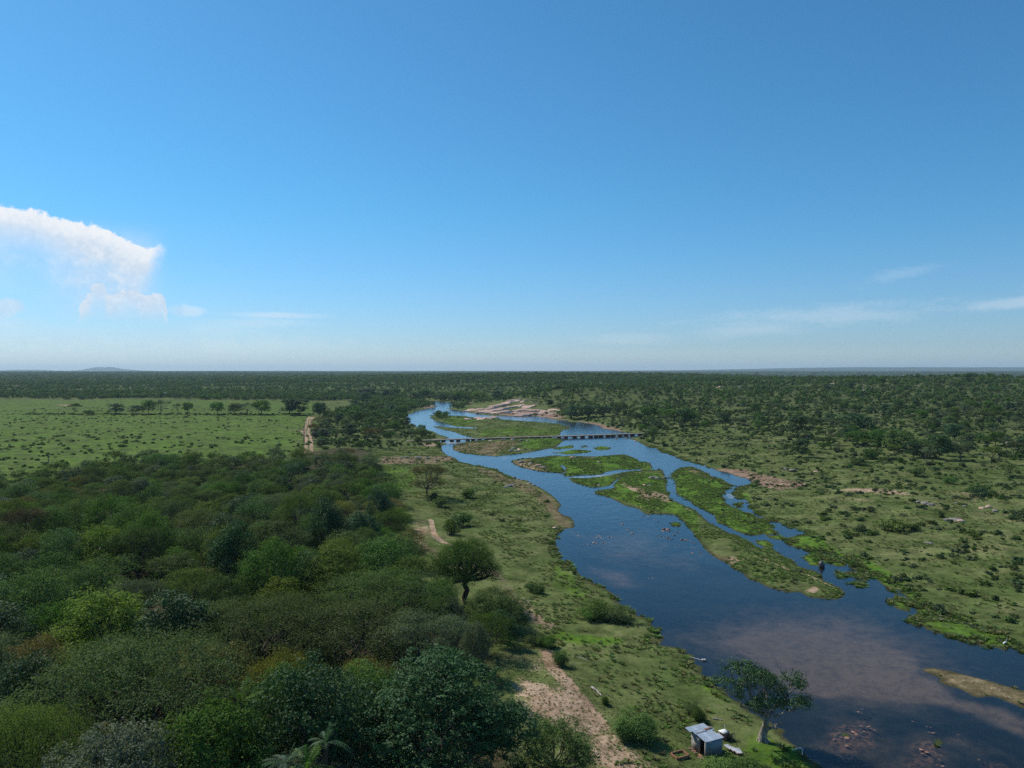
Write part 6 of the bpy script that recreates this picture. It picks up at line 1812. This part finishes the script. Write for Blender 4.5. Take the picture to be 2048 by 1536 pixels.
# ------------------------------------------------------------------ poles along the track
for k, (a, top, b, arm, lab) in enumerate(((600, 852, 869, .8, 'short pole with a crossarm beside the side track'), (609, 847, 886, 0, 'tall thin pole at the lower bend of the dirt track'), (607.2, 851, 884, 0, 'thin pole paired with the tall one at the track bend'),
                                       (616, 797, 829, 1.2, 'power pole beside the dark trees where the track starts'), (612.5, 826, 850, 1.0, 'power pole halfway along the dirt track'), (558, 880, 913, .9, 'power pole rising from the edge of the thicket'),
                                       (97, 906, 926, .5, 'lone pole on the open pasture by the woodland corner'), (561, 770, 790, .8, 'distant pole in the trees behind the pasture'))):
    g_ = ground(a, b); h_ = (b - top) / FPX * g_.y
    po = thing('utility_pole', (g_.x, g_.y, g_.z), .4, lab, 'pole')
    V, F = tubes([(np.array([(0, 0, -.3), (0, 0, h_)]), np.array([.19, .13]))], 6); link('shaft', mesh_np('shaft', V, F, (WOODM,)), parent=po)
    if arm:
        part('crossarm', [box_np(0, 0, h_ * .90, arm * 2, .14, .14)], WOODM, po)
        part('insulator', [box_np(s_ * arm * .85, 0, h_ * .90 + .17, .12, .12, .2) for s_ in (-1, 1)], CONC, po)
# power line between the track poles
# ------------------------------------------------------------------ thatched shelter and distant homestead
g_ = ground(641, 872)
hut = thing('thatched_hut', (g_.x, g_.y, g_.z), .35, 'low thatched hut with a grey hipped roof under brownish trees by the track', 'hut')
W_, D_, e_ = 5.2, 3.6, 2.3
def hip(W, D, z0, z1, r):
    V = np.array([(-W, -D, z0), (W, -D, z0), (W, D, z0), (-W, D, z0), (-r, 0, z1), (r, 0, z1), (-W, -D, z0 - .25), (W, -D, z0 - .25), (W, D, z0 - .25), (-W, D, z0 - .25)])
    F3 = [(0, 1, 5, 4), (2, 3, 4, 5), (1, 2, 5, 5), (3, 0, 4, 4), (6, 7, 1, 0), (7, 8, 2, 1), (8, 9, 3, 2), (9, 6, 0, 3), (9, 8, 7, 6)]
    me = bpy.data.meshes.new('roof'); me.from_pydata([tuple(v) for v in V], [], [tuple(dict.fromkeys(f)) for f in F3]); me.update()
    return me
me = hip(W_, D_, e_, e_ + 2.5, 2.0); me.materials.append(THATCH); link('roof', me, parent=hut)
part('wall', [box_np(0, .3, e_ / 2 - .3, 8.4, 4.6, e_)], BLACKM, hut)  # near-black box stands in for the shade under the thatch
for sx in (-4.6, -2.3, 0, 2.3, 4.6):
    V, F = tubes([(np.array([(sx, -3.1, -.3), (sx, -3.1, e_)]), np.array([.12, .12]))], 6); link('post', mesh_np('post', V, F, (WOODM,)), parent=hut)
ROOFW = simple_mat('pale_tin_roof', (.5, .5, .5), (.66, .66, .66), .5); ROOFP = simple_mat('faded_maroon_roof', (.12, .08, .085), (.19, .13, .13), .5)
for k, (a, b, w_, h_, m, lab) in enumerate(((333, 789, 12, 4, ROOFW, 'distant house with the brightest white roof in the trees behind the pasture'), (404, 790, 9, 3, ROOFW, 'small distant white-roofed house among the trees'), (421, 791, 8, 3, CONCD, 'small distant brown-roofed house beside a white-roofed one'),
                                             (462, 793, 17, 5, ROOFP, 'distant long house with a faded maroon roof'), (490, 794, 14, 4, ROOFP, 'distant maroon-roofed house in the middle of the farmstead'), (507, 794, 12, 5, ROOFP, 'distant maroon-roofed house at the track end of the farmstead'))):
    g_ = ground(a, b); s = w_ / FPX * g_.y / 2
    ho = thing('distant_house', (g_.x, g_.y, g_.z), R.uniform(-.2, .2), lab, 'house')
    hh_ = h_ / FPX * g_.y
    part('wall', [box_np(0, 0, hh_ * .3, s * 1.8, 5.5, hh_ * .62)], PLASTER, ho)
    me = hip(s, 3.6, hh_ * .62, hh_ * 1.15, s * .7); me.materials.append(m); link('roof', me, parent=ho)
    part('door', [box_np(0, -2.78, .9, .9, .06, 1.8)], BLACKM, ho)

# ------------------------------------------------------------------ white wading bird on the weed bed
g_ = plane([(2010, 1291)], .15)[0]
rgb_ = [(np.array([(-.34, 0, .50), (-.22, 0, .53), (-.05, 0, .60), (.12, 0, .66), (.20, 0, .72), (.24, 0, .80), (.20, 0, .90), (.26, 0, .98), (.33, 0, 1.0), (.38, 0, .985)]), np.array([.02, .07, .12, .11, .07, .04, .032, .038, .04, .015]))]
V, F = tubes(rgb_, 8)
eg = link('egret', mesh_np('egret', V, F, (WHITE,), smooth=True), (float(g_[0]), float(g_[1]), .05)); eg.scale = (1.15, 1.15, 1.0); eg.rotation_euler[2] = .3
tag(eg, 'white egret standing on the weed bed at the far water edge', 'bird')
V, F = tubes([(np.array([(.37, 0, .985), (.50, 0, .96)]), np.array([.018, .004]))], 5); link('beak', mesh_np('beak', V, F, (simple_mat('yellow_horn', (.5, .32, .05), (.6, .4, .08)),)), parent=eg)
for s_ in (-.04, .05):
    V, F = tubes([(np.array([(.0, s_, .54), (.03, s_, .28), (.0, s_, -.05)]), np.array([.014, .011, .011]))], 5); link('leg', mesh_np('leg', V, F, (BLACKM,)), parent=eg)
V, F = tubes([(np.array([(-.42, 0, .44), (-.2, .0, .54), (.08, .0, .66)]), np.array([.02, .10, .06]))], 6); w_ = link('wing', mesh_np('wing', V, F, (WHITE,), smooth=True), parent=eg); w_.scale = (1, 1.35, 1)

# ------------------------------------------------------------------ haze
TAIL = 1
def build_haze():
    R_, lo, hi = 36500.0, -6.0, 260.0
    V = np.array([(sx * R_, sy * R_, z) for z in (lo, hi) for sx, sy in ((-1, -1), (1, -1), (1, 1), (-1, 1))])
    F = [(0, 3, 2, 1), (4, 5, 6, 7), (0, 1, 5, 4), (1, 2, 6, 5), (2, 3, 7, 6), (3, 0, 4, 7)]
    me = mesh_np('haze', V, F)
    m, T = mat('haze')
    o = T.node('ShaderNodeOutputMaterial')
    v = T.node('ShaderNodeVolumePrincipled')
    v.inputs['Color'].default_value = (.66, .86, 1.0, 1)
    v.inputs['Density'].default_value = HAZE
    v.inputs['Anisotropy'].default_value = .15
    T.put(o.inputs['Volume'], v.outputs[0])
    me.materials.append(m)
    tag(link('haze', me), kind='stuff', label='thin blue haze over the far country')


HAZE = 4.4e-5
build_haze()
